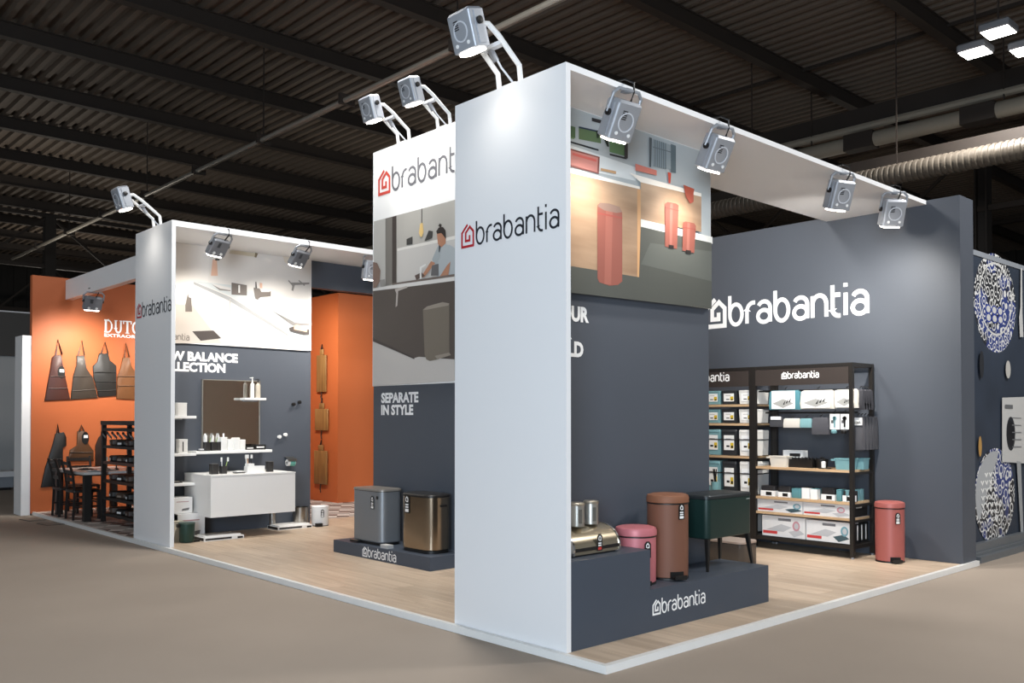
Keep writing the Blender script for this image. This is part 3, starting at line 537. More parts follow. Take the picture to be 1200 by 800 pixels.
hung_spot('spotlight hung from right canopy edge nearest the dark back wall', (5.0, .0, 3.955), -.7, (5.79, .4, 2.4), GH, .38, False, .8)
hung_spot('flat dark spotlight hung above the bathroom poster, nearest the left pier', (.68, 6.7, 3.93), .35, (.9, 7.7, 2.1), GH, .62, True, .85)
hung_spot('flat dark spotlight hung above the right end of the bathroom poster', (1.84, 6.7, 3.93), .35, (2.0, 7.7, 2.1), GH, .62, True, .85)
hung_spot('grey spotlight half hidden behind the left edge of the tower', (2.98, 6.75, 3.93), -.1, (2.9, 7.7, 2.0), GH, .2, False, 2.4)
hung_spot('small dark floodlight under the beam of the orange stand', (.50, 11.0, 3.6), 0, (.6, 12.3, 2.3), GH, .5, True, 2.4, False, 108)
# added spots with no housing, brighten the orange walls next door
spot((2.2, 11.0, 3.5), (2.4, 12.3, 2.3), SPOT_W*2, 108); spot((3.0, 9.4, 3.6), (4.6, 11.0, 1.8), SPOT_W*3.2, 110)

# ================================================================== BINS ON THE PLINTHS
def swing_tag(parent, p, nrm_rz, h=.13, red=False, tilt=0):
    M = TR(*p, nrm_rz) @ Matrix.Rotation(tilt, 4, 'Y'); w = h*.46
    g = G(); g.add([(a, -.002, b) for a, b in ((-w/2, -h/2), (w/2, -h/2), (w/2, h*.34), (w*.2, h/2), (-w*.2, h/2), (-w/2, h*.34))]+[(a, .0, b) for a, b in ((-w/2, -h/2), (w/2, -h/2), (w/2, h*.34), (w*.2, h/2), (-w*.2, h/2), (-w/2, h*.34))], [(0, 1, 2, 3, 4, 5), (0, 6, 7, 1), (1, 7, 8, 2), (4, 10, 11, 5), (5, 11, 6, 0)], 0, M)
    f = lambda a, b, hh=0: M @ Vector((a, -.0025-hh*.2, b))
    stroke(g, [(-w*.2, h*.12), (-w*.2, h*.28), (0, h*.38), (w*.2, h*.28), (w*.2, h*.12), (-w*.1, h*.12)], w*.13, f, .002, 1)
    for z in (-.05, -.18): g.add([f(a, b) for a, b in R4(-w*.3, w*.3, (z-.04)*h, (z+.04)*h)], [(0, 1, 2, 3)], 1)
    g.add([f(a, b) for a, b in R4(-w*.34, w*.34, -h*.44, -h*.28)], [(0, 1, 2, 3)], 2 if red else 1)
    return g.build('swing_tag', [BLACK, WHITE2, mat('c83a34', .5)], parent)
def round_bin(label, loc, r, h, col, lidcol=None, rz=0, tagz=.72, rough=.45, group=None, tag_on=True, ta=0):
    t = thing('pedal_bin', label, 'bin', loc, rz, group); m = mat(col, rough, .15, .02, 6); lm = mat(lidcol or col, rough, .15, .02, 6)
    hl = h-.075
    G().lathe([(r*.95, .014), (r*.985, .02), (r, h*.5), (r, hl)], 48, 0).build('body', m, t)
    G().lathe([(r*1.0, 0), (r*1.0, .014), (r*.96, .016)], 40).build('base_ring', BLACK, t)
    g = G(); g.lathe([(r*1.01, hl+.004), (r*1.035, hl+.008), (r*1.035, hl+.045), (r*.99, hl+.062), (r*.8, hl+.071), (r*.3, h-.001), (.002, h)], 48); l = g.build('lid', lm, t)
    G().lathe([(r*1.02, hl-.006), (r*1.02, hl+.003)], 40).build('seal_ring', BLACK, t)
    g = G(); g.box(-.05, .05, -r-.06, -r*.8, .012, .03); g.box(-.05, .05, -r-.065, -r-.05, .012, .045); g.box(-.055, .055, -r*1.005, -r*.9, .01, .065); p = g.build('pedal', BLACK, t)
    G().box(-.035, .035, -r-.055, -r-.02, .03, .034).build('pedal_pad', mat('b8b8b8', .3, .8), p)
    G().box(-.03, .03, r*.98, r+.03, hl-.01, hl+.035).build('hinge', BLACK, t)
    if tag_on: swing_tag(t, ((r+.006)*math.sin(ta), -(r+.006)*math.cos(ta), h*tagz), ta, .125)
    return t
RZ_CAM = -.75
round_bin('short pink pedal bin beside the bread bin on the stepped plinth', (1.05, .265, .31), .155, .44, 'c4737a', None, -.55, .62, ta=.25)
round_bin('tall brown pedal bin between the pink and green bins', (1.43, .25, .31), .163, .67, '7b5240', '8a5b42', -.45, .80, .6, ta=.22)
round_bin('rose pink pedal bin on the floor beside the black shelf rack', (5.42, .27, 0), .152, .665, 'a85e58', None, -.75, .73, ta=.15)
# green bin on legs
t = thing('legged_bin', 'dark green rectangular bin standing on four thin black legs', 'bin', (2.18, .33, .31))
GRN = mat('17322f', .4, .25, .02); g = G(); g.rbox(.66, .34, [(.015, .262), (.004, .268), (0, .28), (0, .59)], .05); b = g.build('body', GRN, t)
G().rbox(.665, .345, [(0, .593), (0, .615), (.006, .623), (.02, .626)], .05).build('lid', mat('32373a', .4, .5), t)
G().box(.24, .29, -.1716, -.17, .565, .572).build('small_mark', mat('a0a8a6', .4), b)
for sx, sy in ((-1, -1), (1, -1), (-1, 1), (1, 1)):
    G().loft([[(sx*.33+q*.009, sy*.165+w*.009, 0) for q, w in ((1, 1), (-1, 1), (-1, -1), (1, -1))], [(sx*.295+q*.018, sy*.14+w*.018, .264) for q, w in ((1, 1), (-1, 1), (-1, -1), (1, -1))]]).build('leg', BLACK, t)
# grey bin on the floor behind it
t = thing('floor_bin', 'dark steel bin with pale lid on the floor behind the green bin', 'bin', (4.0, 1.36, 0), 0)
G().rbox(.33, .46, [(.01, 0), (0, .02), (0, .235)], .07).build('body', mat('5c5a5a', .25, .8), t); G().rbox(.335, .465, [(0, .242), (0, .262), (.01, .268)], .07).build('lid', mat('a9998f', .4, .3), t); G().rbox(.325, .455, [(0, .235), (0, .242)], .07).build('rim', BLACK, t)
# bread bin + canisters
t = thing('bread_bin', 'champagne metal roll-front bread bin on the tall plinth step', 'bread bin', (.44, .29, .605)); CH = mat('b3a68f', .25, .85, .02)
prof = [(.17, .0), (.175, .03)]+[(-.02+.195*math.cos(a), .03+.155*math.sin(a)) for a in [PI/2*i/9 for i in range(1, 10)]]+[(-.1, .182), (-.16, .16), (-.17, 0)]
pf = [(-y, z) for y, z in prof]
g = G(); g.prism([(y, z+.012) for y, z in pf], -.235, .235, lambda a, b, h: (h, a, b)); g.build('body', CH, t, ang=.4)
for s in (-1, 1):
    g = G(); g.prism([(y*1.03, z*1.03+.01) for y, z in pf], s*.235, s*.25, lambda a, b, h: (h, a, b)); g.build('end_cap', CHROME, t)
G().box(-.232, .232, -.178, -.169, .035, .06).build('grip_strip', BLACK, t); G().box(-.22, .22, -.15, .15, 0, .012).build('foot', BLACK, t)
swing_tag(t, (.02, -.178, .085), 0, .12, True)
for k, (x, y) in enumerate(([(.346,.228)][0], [(.535,.264)][0])):
    t = thing('canister', ['brushed metal canister on the bread bin, next to the pier edge', 'brushed metal canister on the bread bin, right of the other'][k], 'canister', (x, y, .803), -.5, 'metal canisters on the bread bin')
    G().lathe([(.052, 0), (.055, .004), (.055, .15)], 32).build('body', mat('b5b5b0', .3, .85), t)
    G().lathe([(.056, .15), (.058, .154), (.058, .166), (.05, .172), (.002, .174)], 32).build('lid', mat('b8b0a2', .3, .8), t)
    G().loft([[(.0556*math.sin(a), -.0556*math.cos(a), z) for a in [q*.1-.1 for q in range(6)]] for z in (.025, .125)], cap=False).build('window_strip', mat('6a6762', .15, .3), t)
# bins in front of the tower
t = thing('double_bin', 'matt grey wide pedal bin with flat lid in front of the tower', 'bin', (1.53, 4.49, .142))
g = G(); g.rbox(.31, .60, [(.012, .03), (0, .04), (0, .60)], .085); g.build('body', mat('85888c', .4, .4, .02), t); G().rbox(.29, .57, [(0, .0), (0, .03)], .08).build('base', BLACK, t)
G().rbox(.32, .61, [(0, .606), (0, .622), (.006, .632)], .085).build('lid', mat('8d8780', .4, .45), t); G().rbox(.305, .595, [(0, .598), (0, .608)], .085).build('seal', BLACK, t)
g = G(); g.box(-.195, -.15, .10, .27, .008, .028); p = g.build('pedal', BLACK, t); G().box(-.19, -.165, .11, .26, .028, .034).build('pedal_pad', STEEL, p)
swing_tag(t, (-.161, -.14, .48), -PI/2, .15); G().box(-.158, -.154, -.245, -.21, .52, .555).build('wall_clip', BLACK, t)
t = thing('steel_bin', 'polished bronze steel wide bin at the right end of the low plinth', 'bin', (1.56, 3.60, .142))
BRZ = mat('a09280', .17, 1, .02, 3); g = G(); g.rbox(.33, .56, [(.012, .03), (0, .04), (0, .59)], .12); g.build('body', BRZ, t); G().rbox(.31, .54, [(0, 0), (0, .03)], .11).build('base', BLACK, t)
G().rbox(.335, .565, [(0, .592), (0, .61), (.01, .622), (.04, .626)], .12).build('lid', mat('2e2c2b', .35, .4), t)
G().box(-.03, .06, -.284, -.279, .49, .515).build('grip', BLACK, t); swing_tag(t, (-.168, .12, .51), -PI/2, .20)
t = thing('small_box', 'small pale grey block on the low plinth between the two bins', 'box', (1.36, 4.05, .142)); G().box(-.04, .04, -.07, .07, 0, .035).build('block', mat('b9b7b5', .5), t); G().box(-.035, .035, -.065, .065, .035, .038).build('cover', mat('cfcdca', .5), t)

# ================================================================== SHELF RACKS ON THE RIGHT
def rack(label, y0, y1, sh, logo_at):
    """black steel frame, y0 < y1, shelves at tops sh"""
    t = thing('shelf_rack', label, 'shelf rack', (5.26, y0, 0), 0, 'black shelf racks against the dark back wall'); L = y1-y0; D = .48; p = .022
    for x in (0, D):
        for y in (0, L): G().box(x-p, x+p, y-p, y+p, .02, 2.2).build('post', STEELB, t); G().lathe([(.018, 0), (.018, .02)], 10, 0, TR(x, y, 0)).build('foot', ALU, t)
    for z in (.13, 2.18):
        for x in (0, D): G().box(x-.018, x+.018, p, L-p, z-.02, z+.02).build('long_rail', STEELB, t)
        for y in (0, L): G().box(p, D-p, y-.018, y+.018, z-.02, z+.02).build('side_rail', STEELB, t)
    for z in sh:
        for y in (0, L): G().box(p, D-p, y-.014, y+.014, z-.05, z-.025).build('shelf_bearer', STEELB, t)
    G().box(.0, D, .02, L-.02, .15, .16).build('bottom_tray', STEELB, t)
    for z in sh: G().box(-.02, D-.01, .024, L-.024, z-.028, z).build('shelf_board', WOOD, t)
    h = G().box(-.026, .0, .024, L-.024, 1.965, 2.155).build('header_sign', mat('37302d', .45), t)
    logo('lettering', h, lambda a, b, q=0: (-.026-q, a, b), *logo_at, LOGOW, LOGOW, .2)
    return t
SH1 = (.99, .63, .45); SH2 = (1.745, 1.51, 1.105, .635)
r1 = rack('black shelf rack nearest the pink floor bin', .62, 1.86, SH1, ((5.234,1.477,2.03)[1]-.62, (5.234,.996,2.045)[1]-.62, (5.234,1.432,2.039)[2]+.0))
for z, x in ((1.90, .2), (1.64, .2), (1.90, .05)): G().box(x-.01, x+.01, .03, 1.21, z-.01, z+.01).build('hanging_rail', STEELB, r1)
r2 = rack('black shelf rack partly hidden behind the dark fin wall', 1.905, 3.3, SH2, ((5.234,2.201,2.063)[1]-1.905+.66, (5.234,2.201,2.063)[1]-1.905, (5.234,2.238,2.032)[2]))
# -- rack 2: storage bins with label and yellow mark
YEL = mat('d8b92c', .5)
def label_front(g, w0, w1, z0, z1, x, big=False):
    f = lambda a, b, h=0: (x-h, a, b); q = lambda *r: g.add([f(a, b, r[5] if len(r) > 5 else .002) for a, b in R4(*r[:4])], [(0, 1, 2, 3)], r[4])
    W_, H_ = w1-w0, z1-z0
    q(w0, w1, z0, z1, 1, .001); q(w0+W_*.06, w0+W_*.36, z0+H_*.12, z0+H_*(.62 if not big else .5), 2, .0016); q(w0+W_*.10, w0+W_*.30, z0+H_*.14, z0+H_*.3, 3, .002); q(w0+W_*.3, w0+W_*.8, z0+H_*.72, z0+H_*.78, 4, .0016); q(w0+W_*.45, w0+W_*.75, z0+H_*.2, z0+H_*.32, 3, .0016)
def storage_bin(label, y, z, w, h, d, col, x=5.30, rim=False, big=False, lab=True):
    t = thing('storage_bin', label, 'storage bin', (x, y, z), 0, 'storage bins on the far rack'); m = mat(col, .5, 0, .02)
    b = G().loft([[(d*.04, -w*.46, 0), (d*.96, -w*.46, 0), (d*.96, w*.46, 0), (d*.04, w*.46, 0)], [(0, -w/2, h*.9), (d, -w/2, h*.9), (d, w/2, h*.9), (0, w/2, h*.9)]]).build('body', m, t)
    G().rbox(d+.012, w+.012, [(0, h*.9), (0, h*.96), (.008, h)], .02, 0, TR(d/2, 0, 0)).build('lid', m, t)
    if big: G().box(-.008, d+.006, -w/2-.004, w/2+.004, h*.60, h*.635).build('seam_band', DARK, b)
    if lab:
        g = G(); label_front(g, -w*.34, w*.36, h*.2, h*.78, .0, big); g.build('label', [m, WHITE2, YEL, BLACK, mat('9a9a98', .5)], b)
    return t
CW = 'e0deda'; cols = [('teal', '76a0a8', (5.28,2.476,1.246)[1]), ('charcoal', '2b2d31', (5.28,2.235,1.251)[1]), ('white', CW, (5.28,1.983,1.257)[1])]
rows = [('top shelf', 1.75, .17, .215), ('second shelf', 1.515, .17, .215), ('third shelf', 1.11, .32, .215), ('fourth shelf', .64, .40, .2)]
for rn, z, h, w in rows:
    for cn, cc, y in cols:
        storage_bin('%s storage bin with white label on the %s of the far rack, front row' % (cn, rn), y, z, w, h, .2, cc, 5.27, big=h > .25)
    storage_bin('white storage bin behind the front one on the %s of the far rack' % rn, 2.03, z, .20, h*.98, .16, CW, 5.53, big=h > .25)
for k, (z, h) in enumerate(((.405, .21), (.17, .22))):
    for j, y in enumerate((2.07, 2.36)):
        t = thing('carton', '%s white carton at the %s of the far rack, %s' % (['upper', 'lower'][k], 'bottom', ['beside the shared post', 'farther from the shared post'][j]), 'carton', (5.30, y, z), 0, 'plain white cartons at the foot of the far rack')
        G().box(0, .3, -.125, .125, 0, h).build('body', mat('dddbd8', .5), t); G().box(-.001, .301, -.126, .126, h-.004, h).build('tape', mat('c4c0ba', .5), t)
# coloured pedal things glimpsed at the left of rack 2
t = thing('dish_brush_set', 'teal and black brush set glimpsed at the edge of the dark fin wall', 'brush', (5.1, (5.1,2.329,.827)[1], .64))
G().lathe([(.05, 0), (.05, .14), (.045, .14)], 16).build('cup', TEAL, t)
for a in (-.3, .1, .4): G().tube([(0, 0, .1), (.02*a, .08*a, .3)], .008, 6).build('brush_handle', BLACK, t)

# -- rack 1: packs hanging in two rows
def pack(label, box, x, col, card=None, motif=None, th=.04, edge=None, grp=None):
    y0, y1, z0, z1 = box; t = thing('hanging_pack', label, 'pack', (x, (y0+y1)/2, z0), 0, grp); w, h = y1-y0, z1-z0; m = mat(col, .8, 0, .06, 60)
    b = G().loft([[(-th/2, -w/2, 0), (th/2, -w/2, 0), (th/2, w/2, 0), (-th/2, w/2, 0)], [(-th*.8, -w/2*1.0, h*.3), (th*.6, -w/2, h*.3), (th*.6, w/2, h*.3), (-th*.8, w/2, h*.3)], [(-th*.5, -w/2*.96, h*.92), (th*.3, -w/2*.96, h*.92), (th*.3, w/2*.96, h*.92), (-th*.5, w/2*.96, h*.92)], [(-th*.2, -w*.42, h), (th*.1, -w*.42, h), (th*.1, w*.42, h), (-th*.2, w*.42, h)]]).build('bundle', m, t)
    if card:
        a0, a1, b0, b1 = card; g = G(); f = lambda a, bb, q=0: (-th*.85-q, -(a-.5)*w, bb*h)
        g.prism([(a0, b0), (a1, b0), (a1, b1), (a0, b1)], 0, .004, f)
        if motif:
            g.add([f(a0+(a1-a0)*a, b0+(b1-b0)*bb, .006) for a, bb in ((.05, .3), (.5, .05), (.95, .3), (.5, .55))], [(0, 1, 2, 3)], 1)
            for k in range(3): g.add([f(a0+(a1-a0)*(.5+.12*k), b0+(b1-b0)*(.25+.07*k), .008+.001*k), f(a0+(a1-a0)*(.56+.12*k), b0+(b1-b0)*(.22+.07*k), .008+.001*k), f(a0+(a1-a0)*(.62+.12*k), b0+(b1-b0)*(.5+.05*k), .008+.001*k)], [(0, 1, 2)], 2)
        g.build('card', [WHITE2, mat('a5a5a2', .5), BLACK], b)
    G().tube([(-th*.1, 0, h*.98), (-.01, 0, h+.02), (.03, 0, h+.035)], .006, 6).build('hook', BLACK, t)
    return t
GP = 'packs hanging in the near rack'
B = lambda *a: a
X1 = 5.30
pack('teal edged drying mat pack hanging top left in the near rack', (1.26,1.667,1.675,1.909), X1, '4f8792', (.1, .86, .04, .96), True, .05, grp=GP)
pack('cream drying mat pack hanging in the middle of the top row', (.834,1.255,1.682,1.9), X1, 'd8d3ca', (.06, .9, .06, .94), True, .05, grp=GP)
pack('white drying mat pack hanging right, partly behind the rack post', (.56,.824,1.69,1.902), X1, 'dcd6cc', (.04, .85, .05, .95), True, .05, grp=GP)
for k in range(4):
    y0, y1, z0, z1 = (.52,.61,1.67,1.9)
    pack('charcoal rolled mat at the right end of the top row, %s' % ['nearest the front post', 'second from the front post', 'third from the front post', 'nearest the wall'][k], (y0-.0+.0, y1, z0, z1), 5.36+.06*k, '34343a', None, None, .07, grp='charcoal mats at the right end of the top row')
pack('small charcoal cloth pack with black hanger card, leftmost of second row', (1.496,1.668,1.47,1.583), X1, '3e3f44', (.1, .9, .75, 1.1), None, .03, grp=GP)
pack('small cream cloth pack in the second row of the near rack', (1.273,1.485,1.462,1.573), X1, 'cfcac2', None, None, .03, grp=GP)
pack('small teal cloth pack in the second row of the near rack', (1.121,1.267,1.464,1.573), X1, '7ba5ab', None, None, .03, grp=GP)
pack('dark grey folded cloth pack, largest in the middle of second row', (.909,1.115,1.386,1.583), X1, '46464c', None, None, .035, grp=GP)
for k, (a, b, c, lab) in enumerate(((972.5, 984, TEAL, 'teal dish brush on a white hanging card'), (985, 995, BLACK, 'black dish brush on a white hanging card'))):
    y0, y1, z0, z1 = ((.784,.903,1.447,1.623), (.672,.774,1.448,1.622))[k]
    t = thing('dish_brush', lab, 'brush', (X1, (y0+y1)/2, z0), 0, GP); w = y1-y0; h = z1-z0
    cdd = G().box(0, .004, -w/2, w/2, 0, h).build('card', WHITE2, t); G().box(-.012, 0, -.008, .008, h*.15, h*.85).build('handle', c, t)
    G().lathe([(.028, -.03), (.034, -.015), (.034, .0), (.012, .012)], 14, 0, TR(-.02, 0, -.015)).build('brush_head', c, t); G().lathe([(.024, 0), (.024, .012)], 12, 0, TR(-.012, 0, h*.72, 0, 0, PI/2)).build('scraper', c, t)
    G().box(-.003, 0, w*.12, w*.38, h*.4, h*.6).build('card_print', mat('5a5a5c', .5), cdd); G().tube([(0, 0, h), (.0, 0, h+.03), (.03, 0, h+.045)], .005, 6).build('hook', BLACK, t)
for k in range(5):
    y0, y1, z0, z1 = (.552,.693,1.216,1.593)
    pack('grey hanging tea towel at the right end of the near rack, %s' % ['with white picture card', 'second from front', 'third from front', 'fourth from front', 'nearest the wall'][k], (y0, y1, z0, z1), 5.42+.08*k, '4a4a4f', (.02, .98, .74, .97) if k == 0 else None, k == 0, .05, grp='grey tea towels at the right end of the near rack')
# -- rack 1 shelf A: dish racks, caddies
ZA, ZB, ZC, ZD = .99, .63, .45, .16
def caddy(label, box, col, x=5.32, d=.16, grp='dish caddies on the near rack', handle=False):
    y0, y1, z0, z1 = box; w, h = y1-y0, z1-ZA; t = thing('dish_caddy', label, 'caddy', (x, (y0+y1)/2, ZA), 0, grp); m = mat(col, .5)
    g = G(); q = lambda ins, s: [(d/2+(d/2-ins)*a*s, (w/2-ins)*b*s, 0) for a, b in ((1, 1), (-1, 1), (-1, -1), (1, -1))]
    def ring(ins, z, s): return [(a, b, z) for a, b, _ in q(ins, s)]
    g.loft([ring(0, 0, .88), ring(0, h*.9, 1), ring(-.006, h*.9, 1), ring(-.006, h, 1), ring(.008, h, 1), ring(.012, .01, .88)]); g.build('tub', m, t)
    G().box(d*.48, d*.52, -w*.42, w*.42, .02, h*.85).build('divider', m, t)
    if handle: G().box(-.02, .02, w/2-.01, w/2+.035, h*.78, h*.92).build('grip', m, t)
    return t
caddy('cream dish caddy with grip at the left of the dish shelf', (1.443,1.672,1.009,1.121), 'd2ccc1', 5.28, .12, handle=True)
t = thing('dish_rack', 'black dish drainer tray in the middle of the dish shelf', 'dish rack', (5.34, 1.36, ZA))
g = G(); g.box(0, .30, -.21, .21, 0, .012)
g.build('tray', BLACK, t); G().loft([[(0.0, -.21, .012), (.3, -.21, .012), (.3, .21, .012), (0, .21, .012)], [(-.01, -.225, .10), (.31, -.225, .10), (.31, .225, .10), (-.01, .225, .10)]], cap=False).build('basket_wall', BLACK, t)
for k in range(9): G().tube([(.02, -.18+.045*k, .015), (.15, -.18+.045*k, .12), (.28, -.18+.045*k, .015)], .004, 5).build('wire', BLACK, t)
t = thing('display_carton', 'white carton with black window standing behind the cream caddy', 'carton', (5.5, 1.49, 1.1)); G().box(0, .12, -.13, .13, 0, .085).build('body', WHITE2, t); G().box(-.003, 0, -.10, .04, .012, .05).build('print', BLACK, t)
t = thing('sink_strainer_tub', 'black round tub beside the drainer on the dish shelf', 'tub', (5.42, 1.07, ZA)); G().lathe([(.06, 0), (.075, .1), (.075, .105), (.068, .105), (.055, .01)], 24).build('tub', BLACK, t); G().lathe([(.02, .01), (.016, .12), (.03, .125), (.002, .13)], 12).build('plunger', DARK, t)
t = thing('soap_dispenser', 'small white and black soap dispenser on the dish shelf', 'dispenser', (5.33, .98, ZA)); G().rbox(.07, .13, [(0, 0), (0, .012)], .02).build('base_tray', BLACK, t)
G().lathe([(.024, .012), (.026, .08), (.012, .088)], 16, 0, TR(0, .02, 0)).build('bottle', WHITE2, t); g = G(); g.lathe([(.006, .085), (.006, .115)], 8, 0, TR(0, .02, 0)); g.box(-.03, .008, .012, .028, .112, .122); g.build('pump', DARK, t)
caddy('teal dish caddy beside the front post of the near rack', (.655,.849,1.001,1.118), '74a0a7', 5.30, .16, handle=True)
caddy('teal dish caddy behind the front post at the right end', (.594,.685,1.003,1.119), '74a0a7', 5.48, .14)
# -- rack 1 shelf B: small boxed containers
def small_box(label, y0, y1, h, col, card, x=5.30, d=.12, win=True):
    t = thing('container_pack', label, 'container', (x, (y0+y1)/2, ZB), 0, 'small boxed containers on the near rack'); w = y1-y0; m = mat(col, .45)
    b = G().rbox(d, w, [(.004, 0), (0, .006), (0, h*.9), (.006, h*.92)], .012, 0, TR(d/2, 0, 0)).build('container', m, t); G().rbox(d, w, [(0, h*.93), (0, h*.98), (.006, h)], .012, 0, TR(d/2, 0, 0)).build('lid', m, t)
    if card:
        G().box(-.004, d*.6, -w/2-.003, w/2+.003, h*.02, h*card).build('sleeve', WHITE2, b)
        if win: G().box(-.006, -.004, -w*.3, w*.12, h*.1, h*card*.8).build('window', BLACK, b)
    return t
for l, r, h, col, card, lab in ((893.5, 910, .125, '2c2b2d', .55, 'dark container with low white sleeve at the left of the container shelf'), (913.5, 928, .125, '2c2b2d', .5, 'dark container with white sleeve left of the teal tin'), (928.5, 939.5, .115, '5f949c', 0, 'plain teal tin on the container shelf'),
        (940.5, 949, .135, '1e1e20', .95, 'tall white boxed holder right of the teal tin'), (950, 957.5, .125, '5f949c', .95, 'tall white boxed holder with teal side'), (961.5, 976, .14, '232325', .5, 'tall dark container with white sleeve in the middle'), (976.8, 983, .135, '5f949c', 0, 'narrow teal holder next to the tall dark container'), (984, 995, .12, '2c2b2d', .6, 'dark container with white sleeve beside the front post')):
    y1 = .62+(995.5-l)/(995.5-889)*1.24; y0 = .62+(995.5-r)/(995.5-889)*1.24
    small_box(lab, y0+.004, y1-.004, h, col, card, win=card < .9)
for k in range(4):
    t = thing('storage_jar', 'teal ribbed jar at the right end of container shelf, %s' % ['nearest the front post', 'second from front', 'third from front', 'nearest the wall'][k], 'jar', (5.335+.092*k, .70, ZB), 0, 'teal jars at the right end'); G().lathe([(.036, 0), (.04, .006), (.04, .115), (.036, .12)], 18).build('jar', TEAL, t); G().lathe([(.041, .12), (.041, .13), (.002, .132)], 18).build('lid', TEAL, t)
# -- rack 1 shelves C and D: printed cartons
RED = mat('c23a3a', .5)
def carton(label, y0, y1, z, h, motif, side=None, x=5.27, d=.4):
    t = thing('printed_carton', label, 'carton', (x, (y0+y1)/2, z), 0, 'printed white cartons on the near rack'); w = y1-y0
    b = G().box(0, d, -w/2, w/2, 0, h).build('body', mat('d9d9da', .45), t); f = lambda a, bb, q=0: (-.0005-q, -(a-.5)*w, bb*h); g = G()
    q = lambda pts, mi, hh: g.add([f(a, bb, hh) for a, bb in pts], [tuple(range(len(pts)))], mi)
    q(R4(.02, .36, .12, .26), 0, .001); q(R4(.38, .68, .78, .9), 1, .001); q([(.1, .3), (.5, .25), (.7, .5), (.45, .62)], 2, .0008)
    c = motif
    q([(.62, .28), (.75, .05), (.99, .24), (.86, .42)], 3 if c == 'teal' else 2, .0014); q(ell(.88 if c == 'teal' else .8, .58, .085, .24, 16), 4 if c == 'teal' else 5, .0018); q(ell(.885 if c == 'teal' else .805, .58, .05, .15, 14), 2, .0022)
    g.build('front_print', [RED, mat('6f6f73', .5), mat('b4b6ba', .5), mat('3a5058', .5), mat('6b97a4', .5), mat('b98590', .5)], b)
    if side:
        G().box(.004, d-.004, -w/2-.002, -w/2, .004, h-.004).build('dark_end', BLACK, b)
        G().box(.12, .26, -w/2-.003, -w/2-.002, h*.7, h*.8).build('end_mark', mat('b0aca6', .5), b)
    return t
carton('flat carton printed with a teal pan at the left of upper carton shelf', 1.235, 1.835, ZC, .145, 'teal'); carton('flat carton printed with a rose motif at the right of upper carton shelf', .645, 1.225, ZC, .145, 'rose', True)
carton('tall carton printed with a rose scale on the rack bottom, left', 1.205, 1.77, ZD, .245, 'rose'); carton('tall carton printed with a teal scale on the rack bottom, right', .655, 1.19, ZD, .235, 'teal', False, 5.27, .2)
for k in range(4):
    t = thing('slim_packet', 'slim black and white packet at the right end of rack bottom, %s' % ['frontmost', 'second from front', 'third from front', 'rearmost'][k], 'packet', (5.31+.1*k, .665, ZD), 0, 'slim packets at the foot of the near rack')
    G().box(0, .08, -.02, .3, 0, .22).build('body', BLACK, t); G().box(.008, .03, -.022, -.02, .03, .2).build('white_stripe', WHITE2, t)

# ================================================================== BATHROOM DISPLAY (left)
PW = mat('e6e5e3', .35, 0, .01); CHAR = mat('2c2a29', .5)
t = thing('vanity_cabinet', 'white floating vanity cabinet on the dark bathroom wall', 'cabinet', (0, 0, 0))
VX0, VX1, VY, VZ0, VZ1 = .60, 1.80, 6.86, .30, .84
G().box(VX0, VX1, VY+.02, 7.68, VZ0, VZ1-.02).build('carcass', PW, t); G().box(VX0-.004, VX1+.004, VY-.004, 7.68, VZ1-.02, VZ1).build('top', PW, t)
G().box(VX0, VX1, VY, VY+.018, VZ0, VZ1-.024).build('drawer_front', PW, t)
def shelf(label, x0, x1, y0, y1, z, h=.035, grp='white wall shelves of the bathroom display'):
    t = thing('wall_shelf', label, 'shelf', ((x0+x1)/2, y1, z), 0, grp); a = (x1-x0)/2
    G().loft([[(-a, y0-y1, -h), (a, y0-y1, -h), (a, 0, -h), (-a, 0, -h)], [(-a, y0-y1, -.003), (a, y0-y1, -.003), (a, 0, -.003), (-a, 0, -.003)], [(-a+.003, y0-y1+.003, 0), (a-.003, y0-y1+.003, 0), (a-.003, 0, 0), (-a+.003, 0, 0)]]).build('board', PW, t)
    G().box(-a+.05, a-.05, -.012, 0, -h-.02, -h).build('bracket', ALU, t); return t
LZ = (1.07,7.3,1.132)[2]; LX0, LX1 = (.639,7.4,1.14)[0], (1.739,7.4,1.137)[0]
shelf('long white shelf under the mirror with bathroom cups', LX0, LX1, 7.4, 7.7, LZ)
SZ = [(.456,7.3,1.604)[2], (.459,7.3,1.114)[2], (.462,7.3,.725)[2]]; SX1 = (.617,7.35,1.232)[0]
for k, nm in enumerate(('upper', 'middle', 'lower')): shelf('%s short white shelf behind the left pier' % nm, .08, SX1, 7.35, 7.7, SZ[k])
MX0, MX1, MZ0, MZ1 = (.833,1.688,1.13,2.105)
t = thing('wall_mirror', 'large frameless mirror above the white vanity', 'mirror', (MX0, 7.7, MZ0)); w, h = MX1-MX0, MZ1-MZ0
MIR = mat('b9b6b0', .04, 1, 0); G().box(.012, w-.012, -.032, -.004, .012, h-.012).build('glass', MIR, t)
for a, b, c, d in ((0, .012, 0, h), (w-.012, w, 0, h), (0, w, 0, .012), (0, w, h-.012, h)): G().box(a, b, -.036, 0, c, d).build('edge', mat('a8a49c', .3, .6), t)
